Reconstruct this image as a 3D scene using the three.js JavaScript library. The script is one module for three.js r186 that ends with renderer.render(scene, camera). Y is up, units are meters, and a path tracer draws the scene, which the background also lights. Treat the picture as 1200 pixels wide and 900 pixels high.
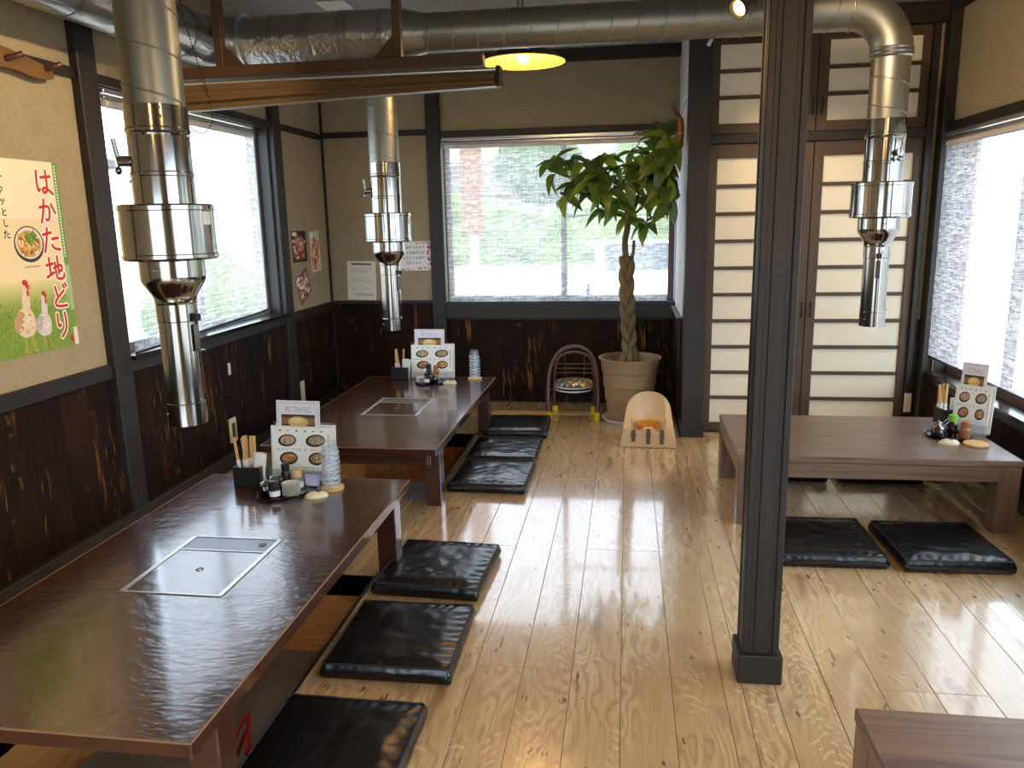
import * as THREE from 'three';
import { mergeGeometries, mergeVertices } from 'three/addons/utils/BufferGeometryUtils.js';
import { RoundedBoxGeometry } from 'three/addons/geometries/RoundedBoxGeometry.js';
import { Brush, Evaluator, SUBTRACTION } from 'three-bvh-csg';

// ---------------------------------------------------------------- camera, sky, sun, exposure
const scene = new THREE.Scene();
const FOCAL = 919.4;                                   // pixels of the 1200 x 900 frame
const camera = new THREE.PerspectiveCamera(2 * Math.atan(450 / FOCAL) * 180 / Math.PI, 4 / 3, 0.05, 200);
camera.position.set(0, 1.5, 0);
camera.rotation.order = 'YXZ';
camera.rotation.set(-0.20578, 0.14688, -0.02003);
scene.add(camera);

const renderer = new THREE.WebGLRenderer({ antialias: true });
renderer.shadowMap.enabled = true;
renderer.toneMapping = THREE.LinearToneMapping;
renderer.toneMappingExposure = 1.3;

const SUN_DIR = new THREE.Vector3(0.06, 1.0, 0.3).normalize();   // high, behind the building: no sun falls into the room
scene.background = new THREE.Color(0.67, 0.84, 1.0);               // bright, evenly hazy sky
scene.backgroundIntensity = 6.6;
const sun = new THREE.DirectionalLight(0xfff1de, 7);
sun.position.copy(SUN_DIR).multiplyScalar(30);
sun.castShadow = true;
sun.shadow.mapSize.set(2048, 2048);
Object.assign(sun.shadow.camera, { left: -20, right: 20, top: 20, bottom: -20, near: 1, far: 80 });
scene.add(sun, sun.target);

// ---------------------------------------------------------------- helpers
let seed = 12345;
const rnd = () => { seed = (seed + 0x6d2b79f5) | 0; let t = Math.imul(seed ^ (seed >>> 15), 1 | seed); t = (t + Math.imul(t ^ (t >>> 7), 61 | t)) ^ t; return ((t ^ (t >>> 14)) >>> 0) / 4294967296; };
const rr = (a, b) => a + (b - a) * rnd();
const lerp = (a, b, t) => a + (b - a) * t;
const clamp = (x, a = 0, b = 1) => Math.min(b, Math.max(a, x));
const sstep = (a, b, x) => { const t = clamp((x - a) / (b - a)); return t * t * (3 - 2 * t); };
const V = (x, y, z) => new THREE.Vector3(x, y, z);
const hash = (x, y, s) => { let h = Math.imul(x, 374761393) + Math.imul(y, 668265263) + Math.imul(s, 974634777) | 0; h = Math.imul(h ^ (h >>> 13), 1274126177); return ((h ^ (h >>> 16)) >>> 0) / 4294967296; };
function noise(x, y, px, py, s = 0) {                   // value noise that repeats after px, py cells
  const ix = Math.floor(x), iy = Math.floor(y), fx = x - ix, fy = y - iy, u = fx * fx * (3 - 2 * fx), v = fy * fy * (3 - 2 * fy);
  const m = (a, n) => ((a % n) + n) % n, X0 = m(ix, px), X1 = m(ix + 1, px), Y0 = m(iy, py), Y1 = m(iy + 1, py);
  return lerp(lerp(hash(X0, Y0, s), hash(X1, Y0, s), u), lerp(hash(X0, Y1, s), hash(X1, Y1, s), u), v);
}
const fbm = (x, y, p, q, s, oct = 4) => { let a = 0, w = 0.5, t = 0; for (let i = 0; i < oct; i++) { a += w * noise(x, y, p, q, s + i * 17); t += w; w *= 0.5; x *= 2; y *= 2; p *= 2; q *= 2; } return a / t; };

const taken = {};
function numbered(name) { if (!(name in taken)) { taken[name] = 0; return name; } taken[name]++; return name + '_' + String(taken[name]).padStart(3, '0'); }
function mesh(name, geo, mat, parent) {
  const m = new THREE.Mesh(geo, mat); m.name = parent ? name : numbered(name);
  m.castShadow = m.receiveShadow = true; (parent || scene).add(m); return m;
}
function thing(name, label, category, group, x = 0, y = 0, z = 0, turn = 0) {
  const o = new THREE.Group(); o.name = numbered(name); scene.add(o); o.position.set(x, y, z); o.rotation.y = turn;
  o.userData = { label, category }; if (group) o.userData.group = group; return o;
}
function tag(o, label, category, group) { o.userData = { ...o.userData, label, category }; if (group) o.userData.group = group; return o; }
function structure(name, label) { const o = new THREE.Group(); o.name = numbered(name); scene.add(o); o.userData = { kind: 'structure' }; if (label) o.userData.label = label; return o; }
function copyOf(src, label, x, y, z, turn = 0) {
  const c = src.clone(); c.name = numbered(src.name.replace(/_\d{3}$/, '')); scene.add(c); c.userData = { ...src.userData }; if (label) c.userData.label = label;
  c.position.set(x, y, z); c.rotation.y = turn; return c;
}

// chamfered box, uv in metres with v along the grain axis
function box(w, h, d, c = 0.002, grain = 'y', ou = rnd() * 7, ov = rnd() * 7) {
  const P = [], N = [], U = [], H = [w / 2, h / 2, d / 2];
  c = Math.min(c, Math.min(w, h, d) * 0.45);
  const gi = 'xyz'.indexOf(grain);
  const put = (v, n) => {
    const ax = [Math.abs(n[0]), Math.abs(n[1]), Math.abs(n[2])], na = ax.indexOf(Math.max(...ax));
    let a, b; if (na === gi) { a = (na + 1) % 3; b = (na + 2) % 3; } else { b = gi; a = 3 - na - gi; }
    P.push(...v); N.push(...n); U.push(v[a] + ou, v[b] + ov);
  };
  const poly = (pts, n) => {
    const l = Math.hypot(...n); n = n.map((q) => q / l);
    const e1 = pts[1].map((q, i) => q - pts[0][i]), e2 = pts[2].map((q, i) => q - pts[0][i]);
    const cr = [e1[1] * e2[2] - e1[2] * e2[1], e1[2] * e2[0] - e1[0] * e2[2], e1[0] * e2[1] - e1[1] * e2[0]];
    if (cr[0] * n[0] + cr[1] * n[1] + cr[2] * n[2] < 0) pts = pts.slice().reverse();
    for (let i = 1; i + 1 < pts.length; i++) { put(pts[0], n); put(pts[i], n); put(pts[i + 1], n); }
  };
  for (let a = 0; a < 3; a++) {
    const b = (a + 1) % 3, e = (a + 2) % 3;
    for (const s of [-1, 1]) {
      const mk = (sb, se) => { const v = [0, 0, 0]; v[a] = s * H[a]; v[b] = sb * (H[b] - c); v[e] = se * (H[e] - c); return v; };
      const n = [0, 0, 0]; n[a] = s; poly([mk(-1, -1), mk(1, -1), mk(1, 1), mk(-1, 1)], n);
    }
    if (c > 0) for (const sb of [-1, 1]) for (const se of [-1, 1]) {
      const mk = (sa, onB) => { const v = [0, 0, 0]; v[a] = sa * (H[a] - c); v[b] = sb * (onB ? H[b] : H[b] - c); v[e] = se * (onB ? H[e] - c : H[e]); return v; };
      const n = [0, 0, 0]; n[b] = sb; n[e] = se; poly([mk(-1, 1), mk(1, 1), mk(1, 0), mk(-1, 0)], n);
    }
  }
  if (c > 0) for (const sx of [-1, 1]) for (const sy of [-1, 1]) for (const sz of [-1, 1]) {
    poly([[sx * H[0], sy * (H[1] - c), sz * (H[2] - c)], [sx * (H[0] - c), sy * H[1], sz * (H[2] - c)], [sx * (H[0] - c), sy * (H[1] - c), sz * H[2]]], [sx, sy, sz]);
  }
  const g = new THREE.BufferGeometry();
  g.setAttribute('position', new THREE.Float32BufferAttribute(P, 3)); g.setAttribute('normal', new THREE.Float32BufferAttribute(N, 3)); g.setAttribute('uv', new THREE.Float32BufferAttribute(U, 2));
  return g;
}
// box between two corners
const span = (x0, x1, y0, y1, z0, z1, c = 0.002, grain = 'y') => box(Math.abs(x1 - x0), Math.abs(y1 - y0), Math.abs(z1 - z0), c, grain).translate((x0 + x1) / 2, (y0 + y1) / 2, (z0 + z1) / 2);
const lathe = (pts, seg = 40) => new THREE.LatheGeometry(pts.map(([r, y]) => new THREE.Vector2(Math.max(r, 0.0001), y)), seg);
// lathe with hard edges: every profile segment gets its own vertices
function turned(pts, seg = 40) { const gs = []; for (let i = 0; i + 1 < pts.length; i++) gs.push(lathe([pts[i], pts[i + 1]], seg)); return mergeGeometries(gs); }
const tube = (pts, r, seg = 40, rad = 8, closed = false) => new THREE.TubeGeometry(new THREE.CatmullRomCurve3(pts.map((p) => p.isVector3 ? p : V(...p)), closed, 'catmullrom', 0.5), seg, r, rad, closed);
const rod = (a, b, r, rad = 10) => { const A = V(...a), B = V(...b), L = A.distanceTo(B), g = new THREE.CylinderGeometry(r, r, L, rad); g.applyQuaternion(new THREE.Quaternion().setFromUnitVectors(V(0, 1, 0), B.clone().sub(A).normalize())); return g.translate((A.x + B.x) / 2, (A.y + B.y) / 2, (A.z + B.z) / 2); };

// ---------------------------------------------------------------- textures
function dataTex(w, h, f, srgb = true, mw = 1, mh = 1) {
  const d = new Uint8Array(w * h * 4);
  for (let y = 0; y < h; y++) for (let x = 0; x < w; x++) { const c = f(x / w, y / h, x, y), o = (y * w + x) * 4; d[o] = clamp(c[0], 0, 255); d[o + 1] = clamp(c[1], 0, 255); d[o + 2] = clamp(c[2], 0, 255); d[o + 3] = 255; }
  const t = new THREE.DataTexture(d, w, h); t.wrapS = t.wrapT = THREE.RepeatWrapping; t.magFilter = THREE.LinearFilter; t.minFilter = THREE.LinearFilter;
  if (srgb) t.colorSpace = THREE.SRGBColorSpace; t.repeat.set(1 / mw, 1 / mh); t.needsUpdate = true; return t;
}
const mix3 = (a, b, t) => [lerp(a[0], b[0], t), lerp(a[1], b[1], t), lerp(a[2], b[2], t)];
function canvasTex(w, h, draw) {
  const c = document.createElement('canvas'); c.width = w; c.height = h; const g = c.getContext('2d'); draw(g, w, h);
  const t = new THREE.CanvasTexture(c); t.colorSpace = THREE.SRGBColorSpace; t.magFilter = THREE.LinearFilter; return t;
}
const std = (o) => new THREE.MeshStandardMaterial(o), phys = (o) => new THREE.MeshPhysicalMaterial(o);

// oak floor: six lanes of 0.165 m by 2 m
const LANES = 6;
const floorTex = dataTex(1024, 2048, (u, v) => {
  const lane = Math.floor(u * LANES), lu = u * LANES - lane, s = 40 + lane * 31, x = lu * 0.165, y = v * 2;
  const warp = fbm(lu * 2, v * 6, 999, 6, s, 3) * 2.2 + fbm(lu * 3, v * 14, 999, 14, s + 5, 2) * 0.6;
  const rings = 0.5 + 0.5 * Math.sin((lu * 2.6 + warp * 2.3) * 6.28);
  const fine = fbm(lu * 70, v * 26, 999, 26, s + 9, 3), broad = fbm(lu * 1.6, v * 5, 999, 5, s + 13, 3);
  let c = mix3([198, 163, 114], [226, 196, 148], broad * 1.3 - 0.15);
  c = mix3(c, [146, 104, 66], 0.34 * Math.pow(rings, 2.2) * sstep(0.35, 0.7, broad + 0.1));
  c = mix3(c, [162, 122, 80], 0.35 * sstep(0.5, 0.8, fine));
  const knot = sstep(0.68, 0.86, fbm(lu * 2.2, v * 7, 999, 7, s + 21, 3)); c = mix3(c, [112, 78, 52], 0.45 * knot);
  const dark = sstep(0.86, 0.93, noise(lu * 7, v * 24, 999, 24, s + 31)) * sstep(0.5, 0.7, noise(lu * 26, v * 50, 999, 50, s + 33)); c = mix3(c, [96, 66, 42], 0.7 * dark);
  const zig = v * 150 + 2.2 * Math.sin(lu * 9 + lane) + 5 * fbm(lu * 3, v * 14, 999, 14, s + 41, 2);           // pale ray flecks of quarter-sawn oak
  const fleck = sstep(0.80, 0.95, Math.abs(Math.sin(zig))) * sstep(0.56, 0.68, fbm(lu * 2.2, v * 7, 999, 7, s + 47, 2)) * sstep(0.4, 0.6, noise(lu * 16, v * 90, 999, 90, s + 51));
  return mix3(c, [240, 214, 172], 0.55 * fleck);
}, true, LANES * 0.165, 2);
// smoked cedar boards: near-black brown with pale flame streaks
const cedarTex = dataTex(1024, 1024, (u, v) => {
  const w = fbm(u * 6, v * 3, 6, 3, 3, 3), fl = fbm(u * 46 + w * 3, v * 5, 46, 5, 7, 4), fine = fbm(u * 120, v * 12, 120, 12, 12, 3), area = fbm(u * 3, v * 2, 3, 2, 18, 2);
  let c = mix3([19, 11, 8], [42, 25, 17], fine * 1.2 - 0.1);
  c = mix3(c, [52, 31, 19], sstep(0.45, 0.75, w) * 0.5);
  const s = sstep(0.62, 0.74, fl) * sstep(0.44, 0.62, area); c = mix3(c, [138, 92, 46], 0.85 * s);
  const gouge = sstep(0.86, 0.93, noise(u * 40, v * 14, 40, 14, 77)) * sstep(0.45, 0.6, noise(u * 90, v * 30, 90, 30, 79)); return mix3(c, [122, 92, 58], 0.5 * gouge);
}, true, 1, 1);
const trimTex = dataTex(512, 512, (u, v) => { const f = fbm(u * 60, v * 6, 60, 6, 5, 4), w = fbm(u * 4, v * 4, 4, 4, 8, 3); return mix3([25, 21, 18], [47, 40, 34], f * 0.8 + w * 0.4 - 0.1); }, true, 0.5, 0.8);
const redTex = dataTex(512, 1024, (u, v) => {
  const f = fbm(u * 90, v * 6, 90, 6, 5, 4), w = fbm(u * 5, v * 3, 5, 3, 9, 4), p = sstep(0.72, 0.9, noise(u * 160, v * 14, 160, 14, 21));
  let c = mix3([56, 26, 17], [82, 41, 28], f * 0.9 + w * 0.5 - 0.25); return mix3(c, [42, 20, 15], 0.4 * p);
}, true, 0.7, 1.4);
const walnutTex = dataTex(512, 1024, (u, v) => {
  const w = fbm(u * 4, v * 2, 4, 2, 19, 4), f = fbm(u * 70 + w * 4, v * 5, 70, 5, 25, 4), b = fbm(u * 14 + w * 3, v * 2, 14, 2, 33, 3);
  let c = mix3([96, 70, 54], [142, 114, 94], f * 0.8 + b * 0.6 - 0.25); return mix3(c, [60, 42, 32], 0.5 * sstep(0.62, 0.8, b));
}, true, 0.7, 1.4);
const doorTex = dataTex(256, 512, (u, v) => { const f = fbm(u * 50, v * 5, 50, 5, 3, 4); return mix3([66, 50, 37], [94, 74, 55], f); }, true, 0.3, 1);
const linenTex = dataTex(512, 512, (u, v) => {
  const h = fbm(u * 140, v * 24, 140, 24, 3, 2), k = fbm(u * 24, v * 140, 24, 140, 9, 2), b = fbm(u * 5, v * 5, 5, 5, 15, 4);
  const t = (h + k) / 2 - 0.5; return [160 + t * 26 + (b - 0.5) * 10, 146 + t * 26 + (b - 0.5) * 10, 116 + t * 24 + (b - 0.5) * 10];
}, true, 0.5, 0.5);
const linenBump = dataTex(256, 256, (u, v) => { const t = (fbm(u * 90, v * 16, 90, 16, 3, 2) + fbm(u * 16, v * 90, 16, 90, 9, 2)) * 127; return [t, t, t]; }, false, 0.3, 0.3);
const rippleBump = dataTex(512, 512, (u, v) => { const t = (fbm(u * 6, v * 14, 6, 14, 3, 3) * 0.7 + fbm(u * 30, v * 60, 30, 60, 8, 2) * 0.3) * 255; return [t, t, t]; }, false, 0.6, 0.6);
const mottleRough = dataTex(256, 256, (u, v) => { const t = 90 + 90 * fbm(u * 8, v * 8, 8, 8, 3, 4); return [t, t, t]; }, false, 0.4, 0.4);
const foilBump = dataTex(256, 256, (u, v) => { const t = 255 * Math.abs(fbm(u * 20, v * 20, 20, 20, 3, 3) - 0.5) * 2; return [t, t, t]; }, false, 1, 1);
const leatherBump = dataTex(512, 512, (u, v) => { const a = Math.abs(fbm(u * 5 + 0.6 * fbm(u * 4, v * 4, 4, 4, 61, 2), v * 5, 5, 5, 3, 3) - 0.5) * 2, g = noise(u * 120, v * 120, 120, 120, 9); const t = 255 * (0.82 * Math.pow(1 - a, 3) + 0.1 * g); return [t, t, t]; }, false, 0.42, 0.42);
const weaveRough = dataTex(512, 512, (u, v) => {                       // open weave: where threads are thin the view passes, else it scatters
  const slub = fbm(u * 7, v * 128, 7, 128, 3, 2), vert = fbm(u * 100, v * 9, 100, 9, 31, 2);
  const t = 255 * clamp(0.60 + 0.42 * (slub - 0.5) + 0.22 * (vert - 0.5)); return [t, t, t];
}, false, 0.35, 0.35);
const weaveTex = dataTex(512, 512, (u, v) => { const s = fbm(u * 7, v * 128, 7, 128, 3, 2) * 0.7 + 0.3 * fbm(u * 100, v * 9, 100, 9, 31, 2); const t = 198 + 80 * (s - 0.5); return [t + 5, t - 2, t - 3]; }, true, 0.35, 0.35);
const groundTex = dataTex(512, 512, (u, v) => { const f = fbm(u * 40, v * 40, 40, 40, 3, 4), b = fbm(u * 3, v * 3, 3, 3, 9, 3); const t = 142 + 34 * (f - 0.5) + 40 * (b - 0.5); return [t, t - 4, t - 10]; }, true, 6, 6);
const barkTex = dataTex(256, 512, (u, v) => { const f = fbm(u * 10, v * 40, 10, 40, 3, 4), b = fbm(u * 3, v * 6, 3, 6, 9, 3); return mix3([76, 64, 44], [142, 124, 86], f * 0.7 + b * 0.5 - 0.1); }, true, 1, 1);

// ---------------------------------------------------------------- materials
const M = {
  floor: phys({ map: floorTex, roughness: 0.2, ior: 1.85, clearcoat: 1.0, clearcoatRoughness: 0.06, bumpMap: rippleBump, bumpScale: 0.0003 }),
  joint: std({ color: 0x3a2a1c, roughness: 0.9 }),
  pitWood: std({ map: floorTex, color: 0xffd09a, roughness: 0.55 }),
  pitFloor: std({ color: 0x8d8d90, roughness: 0.5 }),
  cedar: phys({ map: cedarTex, roughness: 0.72, specularIntensity: 0.25, bumpMap: cedarTex, bumpScale: 0.0008 }),
  trim: std({ map: trimTex, roughness: 0.52 }),
  sill: std({ map: trimTex, roughness: 0.2 }),
  linen: std({ map: linenTex, roughness: 0.92, bumpMap: linenBump, bumpScale: 0.0012 }),
  ceiling: std({ color: 0x8f8983, roughness: 0.95 }),
  white: std({ color: 0xdedbd4, roughness: 0.6 }),
  plasterWhite: std({ color: 0xd2d2d6, roughness: 0.8 }),
  red: phys({ map: redTex, roughness: 0.22, ior: 1.6, clearcoat: 1.0, clearcoatRoughness: 0.12, bumpMap: rippleBump, bumpScale: 0.0032 }),
  worn: std({ color: 0x8d6d4c, roughness: 0.5 }),
  walnut: phys({ map: walnutTex, roughness: 0.38, clearcoat: 0.3, clearcoatRoughness: 0.25 }),
  door: std({ map: doorTex, roughness: 0.55 }),
  shoji: std({ color: 0xeee6cc, roughness: 0.85, bumpMap: linenBump, bumpScale: 0.0004 }),
  steel: std({ color: 0xa9a8a4, metalness: 1, roughness: 0.13 }),
  spiral: std({ color: 0x9a9a90, metalness: 1, roughness: 0.42 }),
  zinc: std({ color: 0xa3a3a0, metalness: 1, roughness: 0.62, roughnessMap: mottleRough }),
  foil: std({ color: 0xb5b5b0, metalness: 1, roughness: 0.3, bumpMap: foilBump, bumpScale: 0.004 }),
  alu: std({ color: 0xcfd2d4, metalness: 0.9, roughness: 0.3 }),
  frameGrey: std({ color: 0x9a9896, metalness: 0.3, roughness: 0.45 }),
  frameBrown: std({ color: 0x6a5248, metalness: 0.2, roughness: 0.5 }),
  blackMetal: std({ color: 0x1c1c1e, metalness: 0.4, roughness: 0.4 }),
  blackPlastic: std({ color: 0x121214, roughness: 0.35 }),
  leather: phys({ color: 0x101114, roughness: 0.27, bumpMap: leatherBump, bumpScale: 0.0009 }),
  seam: std({ color: 0x24221f, roughness: 0.5 }),
  blind: phys({ map: weaveTex, roughness: 1.0, roughnessMap: weaveRough, transmission: 1, thickness: 0, ior: 1.15, specularIntensity: 0.2 }),
  pane: phys({ color: 0xffffff, roughness: 0.0, transmission: 1, thickness: 0, ior: 1.45 }),
  screenBrown: std({ color: 0x5c4522, roughness: 0.8 }),
  beam: std({ map: doorTex, color: 0xd8c088, roughness: 0.6 }),
  glass: phys({ color: 0xf8fafc, roughness: 0.04, transmission: 0.94, thickness: 0, ior: 1.5 }),
  glassRim: phys({ color: 0xe8eef4, roughness: 0.12, transmission: 0.6, thickness: 0 }),
  cream: phys({ color: 0xd8b98a, roughness: 0.35, clearcoat: 0.2, clearcoatRoughness: 0.3 }),
  creamInside: std({ color: 0xd08a24, roughness: 0.4, side: THREE.DoubleSide }),
  strap: std({ color: 0x6c5446, roughness: 0.8 }),
  pot: std({ color: 0x927856, roughness: 0.6 }),
  saucer: std({ color: 0xd6d4d0, roughness: 0.5 }),
  soil: std({ color: 0x3a2418, roughness: 1 }),
  bark: std({ map: barkTex, roughness: 0.85 }),
  chairTube: std({ color: 0x5c3d30, roughness: 0.3, metalness: 0.3 }),
  yellow: std({ color: 0xd8c22c, roughness: 0.5 }),
  bamboo: std({ color: 0xd3a868, roughness: 0.6 }),
  paper: std({ color: 0xe9e6de, roughness: 0.8 }),
  ceramic: phys({ color: 0xe6e2d6, roughness: 0.25, clearcoat: 0.5 }),
  lacquer: phys({ color: 0x0c0c0e, roughness: 0.2, clearcoat: 0.6 }),
  soy: phys({ color: 0x1c0c06, roughness: 0.12, clearcoat: 0.8 }),
  green: std({ color: 0x7ab82c, roughness: 0.45 }),
  orange: std({ color: 0xa4623a, roughness: 0.45 }),
  paleWood: std({ map: walnutTex, color: 0xfff0c8, roughness: 0.5 }),
  cableRed: std({ color: 0x9c2420, roughness: 0.4 }),
  ivory: std({ color: 0xd9cda4, roughness: 0.45 }),
  socketDark: std({ color: 0x4a4030, roughness: 0.5 }),
  acrylic: phys({ color: 0xf4f8fa, roughness: 0.05, transmission: 0.9, thickness: 0, ior: 1.45 }),
  driftwood: std({ map: barkTex, color: 0xffd49a, roughness: 0.7 }),
  shadeOut: std({ color: 0x3a352e, roughness: 0.5, metalness: 0.3 }),
  shadeIn: std({ color: 0xecc45c, roughness: 0.6, side: THREE.DoubleSide }),
  bulb: std({ color: 0xfff0d0, emissive: 0xffd48a, emissiveIntensity: 5, roughness: 0.4 }),
  concrete: std({ map: groundTex, roughness: 0.95 }),
  roof: std({ color: 0x5a5450, roughness: 0.9 }),
  outWall: std({ color: 0xc8c2b6, roughness: 0.9 }),
  signBrown: std({ color: 0x9a6840, roughness: 0.7 }),
  carPaint: phys({ color: 0xbfc6cc, roughness: 0.25, clearcoat: 0.8 }),
  carGlass: phys({ color: 0x2a343a, roughness: 0.08 }),
  tyre: std({ color: 0x1a1a1a, roughness: 0.9 }),
};
const leafMats = [[0.10, 0.17, 0.016], [0.17, 0.26, 0.02], [0.062, 0.115, 0.014]].map((c) => { const m = phys({ roughness: 0.42, transmission: 0.32, thickness: 0, side: THREE.DoubleSide }); m.color.setRGB(...c); return m; });
const hedgeMats = [[0.10, 0.19, 0.05], [0.14, 0.22, 0.06], [0.07, 0.13, 0.045]].map((c) => { const m = std({ roughness: 0.9 }); m.color.setRGB(...c); return m; });

// ---------------------------------------------------------------- room constants (metres)
const XL = -2.486, XR = 2.0, ZB = -6.4, ZD = -5.55, XS = 0.385, ZF = 2.6, CEIL = 2.76, TH = 0.16;

// ---------------------------------------------------------------- floor with two leg pits
const PITS = [{ x0: -1.93, x1: -1.06, z0: -3.08, z1: -1.62 }, { x0: -1.93, x1: -1.06, z0: -5.42, z1: -3.99 }];
{
  const floor = structure('floor', 'honey oak strip flooring with dark seams and leg pits');
  mesh('slab', span(PITS[0].x1, XR + TH, -0.12, -0.02, ZB - TH, ZF + TH, 0), M.joint, floor);
  mesh('slab', span(XL - TH, PITS[0].x0, -0.12, -0.02, ZB - TH, ZF + TH, 0), M.joint, floor);
  for (const [a, b] of [[ZB - TH, PITS[1].z0], [PITS[1].z1, PITS[0].z0], [PITS[0].z1, ZF + TH]]) mesh('slab', span(PITS[0].x0, PITS[0].x1, -0.12, -0.02, a, b, 0), M.joint, floor);
  const W = 0.165;
  const plank = (x0, x1, z0, z1) => {
    if (x1 - x0 < 0.012 || z1 - z0 < 0.03) return;
    const w = x1 - x0 - 0.0016, d = z1 - z0 - 0.0016, g = box(w, 0.02, d, 0.0011, 'z', 0, 0), uv = g.attributes.uv, lane = Math.floor(rnd() * LANES), off = rnd() * 2;
    for (let i = 0; i < uv.count; i++) uv.setXY(i, (lane + 0.02) * W + (uv.getX(i) + w / 2) * 0.96, uv.getY(i) + off);
    mesh('plank', g.translate((x0 + x1) / 2, -0.01, (z0 + z1) / 2), M.floor, floor);
  };
  const area = (X0, X1, Z0, Z1) => {
    for (let k = -13; k < 17; k++) {
      const a = -0.501 + k * W, x0 = Math.max(X0, a), x1 = Math.min(X1, a + W); if (x1 <= x0) continue;
      const odd = ((Math.floor(k / 2) % 2) + 2) % 2;
      for (let j = -4; j < 4; j++) { const b = (odd ? -3.42 : -2.41) + j * 2.01, z0 = Math.max(Z0, b), z1 = Math.min(Z1, b + 2.01); if (z1 > z0) plank(x0, x1, z0, z1); }
    }
  };
  area(PITS[0].x1, XS, ZB, ZF); area(XS, XR, ZD, ZF); area(XL, PITS[0].x0, ZB, ZF);
  area(PITS[0].x0, PITS[0].x1, ZB, PITS[1].z0); area(PITS[0].x0, PITS[0].x1, PITS[1].z1, PITS[0].z0); area(PITS[0].x0, PITS[0].x1, PITS[0].z1, ZF);
  mesh('threshold_strip', span(-1.05, -0.2, 0, 0.006, -6.05, -5.96, 0.002, 'x'), M.bamboo, floor);
  for (const p of PITS) {
    const D = -0.4;
    mesh('pit_floor', span(p.x0 - 0.03, p.x1 + 0.03, D - 0.03, D, p.z0 - 0.03, p.z1 + 0.03, 0), M.pitFloor, floor);
    mesh('pit_wall', span(p.x0 - 0.03, p.x0, D, -0.021, p.z0 - 0.03, p.z1 + 0.03, 0, 'z'), M.pitWood, floor);
    mesh('pit_wall', span(p.x1, p.x1 + 0.03, D, -0.021, p.z0 - 0.03, p.z1 + 0.03, 0, 'z'), M.pitWood, floor);
    mesh('pit_wall', span(p.x0, p.x1, D, -0.021, p.z0 - 0.03, p.z0, 0, 'x'), M.pitWood, floor);
    mesh('pit_wall', span(p.x0, p.x1, D, -0.021, p.z1, p.z1 + 0.03, 0, 'x'), M.pitWood, floor);
    mesh('pit_nosing', span(p.x1 - 0.012, p.x1, -0.02, 0.001, p.z0, p.z1, 0.001, 'z'), M.trim, floor);
  }
}
{
  const c = structure('ceiling', 'grey ceiling boards'); mesh('board', span(XL - TH, XR + TH, CEIL, CEIL + 0.1, ZB - TH, ZF + TH, 0), M.ceiling, c);
}

// wall pieces; along: 'x' or 'z'
function boards(parent, along, a0, a1, y0, y1, face, dir, w = 0.185) {        // vertical boards, face = coordinate of the wall plane, dir = towards the room
  let a = a0;
  while (a < a1 - 0.001) {
    let b = Math.min(a + w * rr(0.92, 1.08), a1); if (a1 - b < 0.06) b = a1;
    const t = 0.012 + rr(0, 0.0015), g = along === 'z' ? span(face, face + dir * t, y0, y1, a + 0.0008, b - 0.0008, 0.0012) : span(a + 0.0008, b - 0.0008, y0, y1, face, face + dir * t, 0.0012);
    mesh('board', g, M.cedar, parent); a = b;
  }
}
// wall_left
const W2T = 2.17, W2B = 0.87;
{
  const w = structure('wall_left', 'beige textured wall over dark cedar boards'), a = XL - TH, b = XL;
  mesh('plaster', span(a, b, -0.1, W2B, ZB, ZF, 0), M.linen, w);
  mesh('plaster', span(a, b, W2T, CEIL, ZB, ZF, 0), M.linen, w);
  mesh('plaster', span(a, b, W2B, W2T, -3.56, ZF, 0), M.linen, w);
  mesh('plaster', span(a, b, W2B, W2T, ZB, -5.39, 0), M.linen, w);
  for (const [z0, z1] of [[-6.38, -5.53], [-5.40, -3.55], [-3.42, -1.6], [-1.5, 0.5], [0.6, ZF]]) boards(w, 'z', z0, z1, 0.1, 0.79, XL, 1);
  mesh('base_rail', span(XL, XL + 0.05, 0, 0.1, ZB, ZF, 0.003, 'z'), M.trim, w);
  for (const [z0, z1] of [[-6.38, -5.53], [-5.40, -3.55], [-3.42, -1.6], [-1.5, ZF]]) {
    mesh('dado_rail', span(XL, XL + 0.028, 0.785, 0.855, z0, z1, 0.003, 'z'), M.trim, w);
    mesh('picture_rail', span(XL, XL + 0.022, 2.165, 2.21, z0, z1, 0.002, 'z'), M.trim, w);
  }
}
// posts along the left wall
const trims = (g, label) => { const t = mesh('trim', g, M.trim); t.name = 'trim_' + (++trims.n); t.userData = { kind: 'structure', label }; return t; };
trims.n = 0;
trims(span(XL, XL + 0.045, 0, CEIL, -3.55, -3.42, 0.004), 'dark post beside the chicken poster');
trims(span(XL, XL + 0.045, 0, CEIL, -5.53, -5.40, 0.004), 'dark post at the far jamb of the side window');
trims(span(XL, XL + 0.045, 0, CEIL, -1.6, -1.48, 0.004), 'dark post along the boarded wall');
trims(span(XL, XL + 0.02, 0, CEIL, ZB, ZB + 0.02, 0.002), 'thin dark corner strip');
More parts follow.
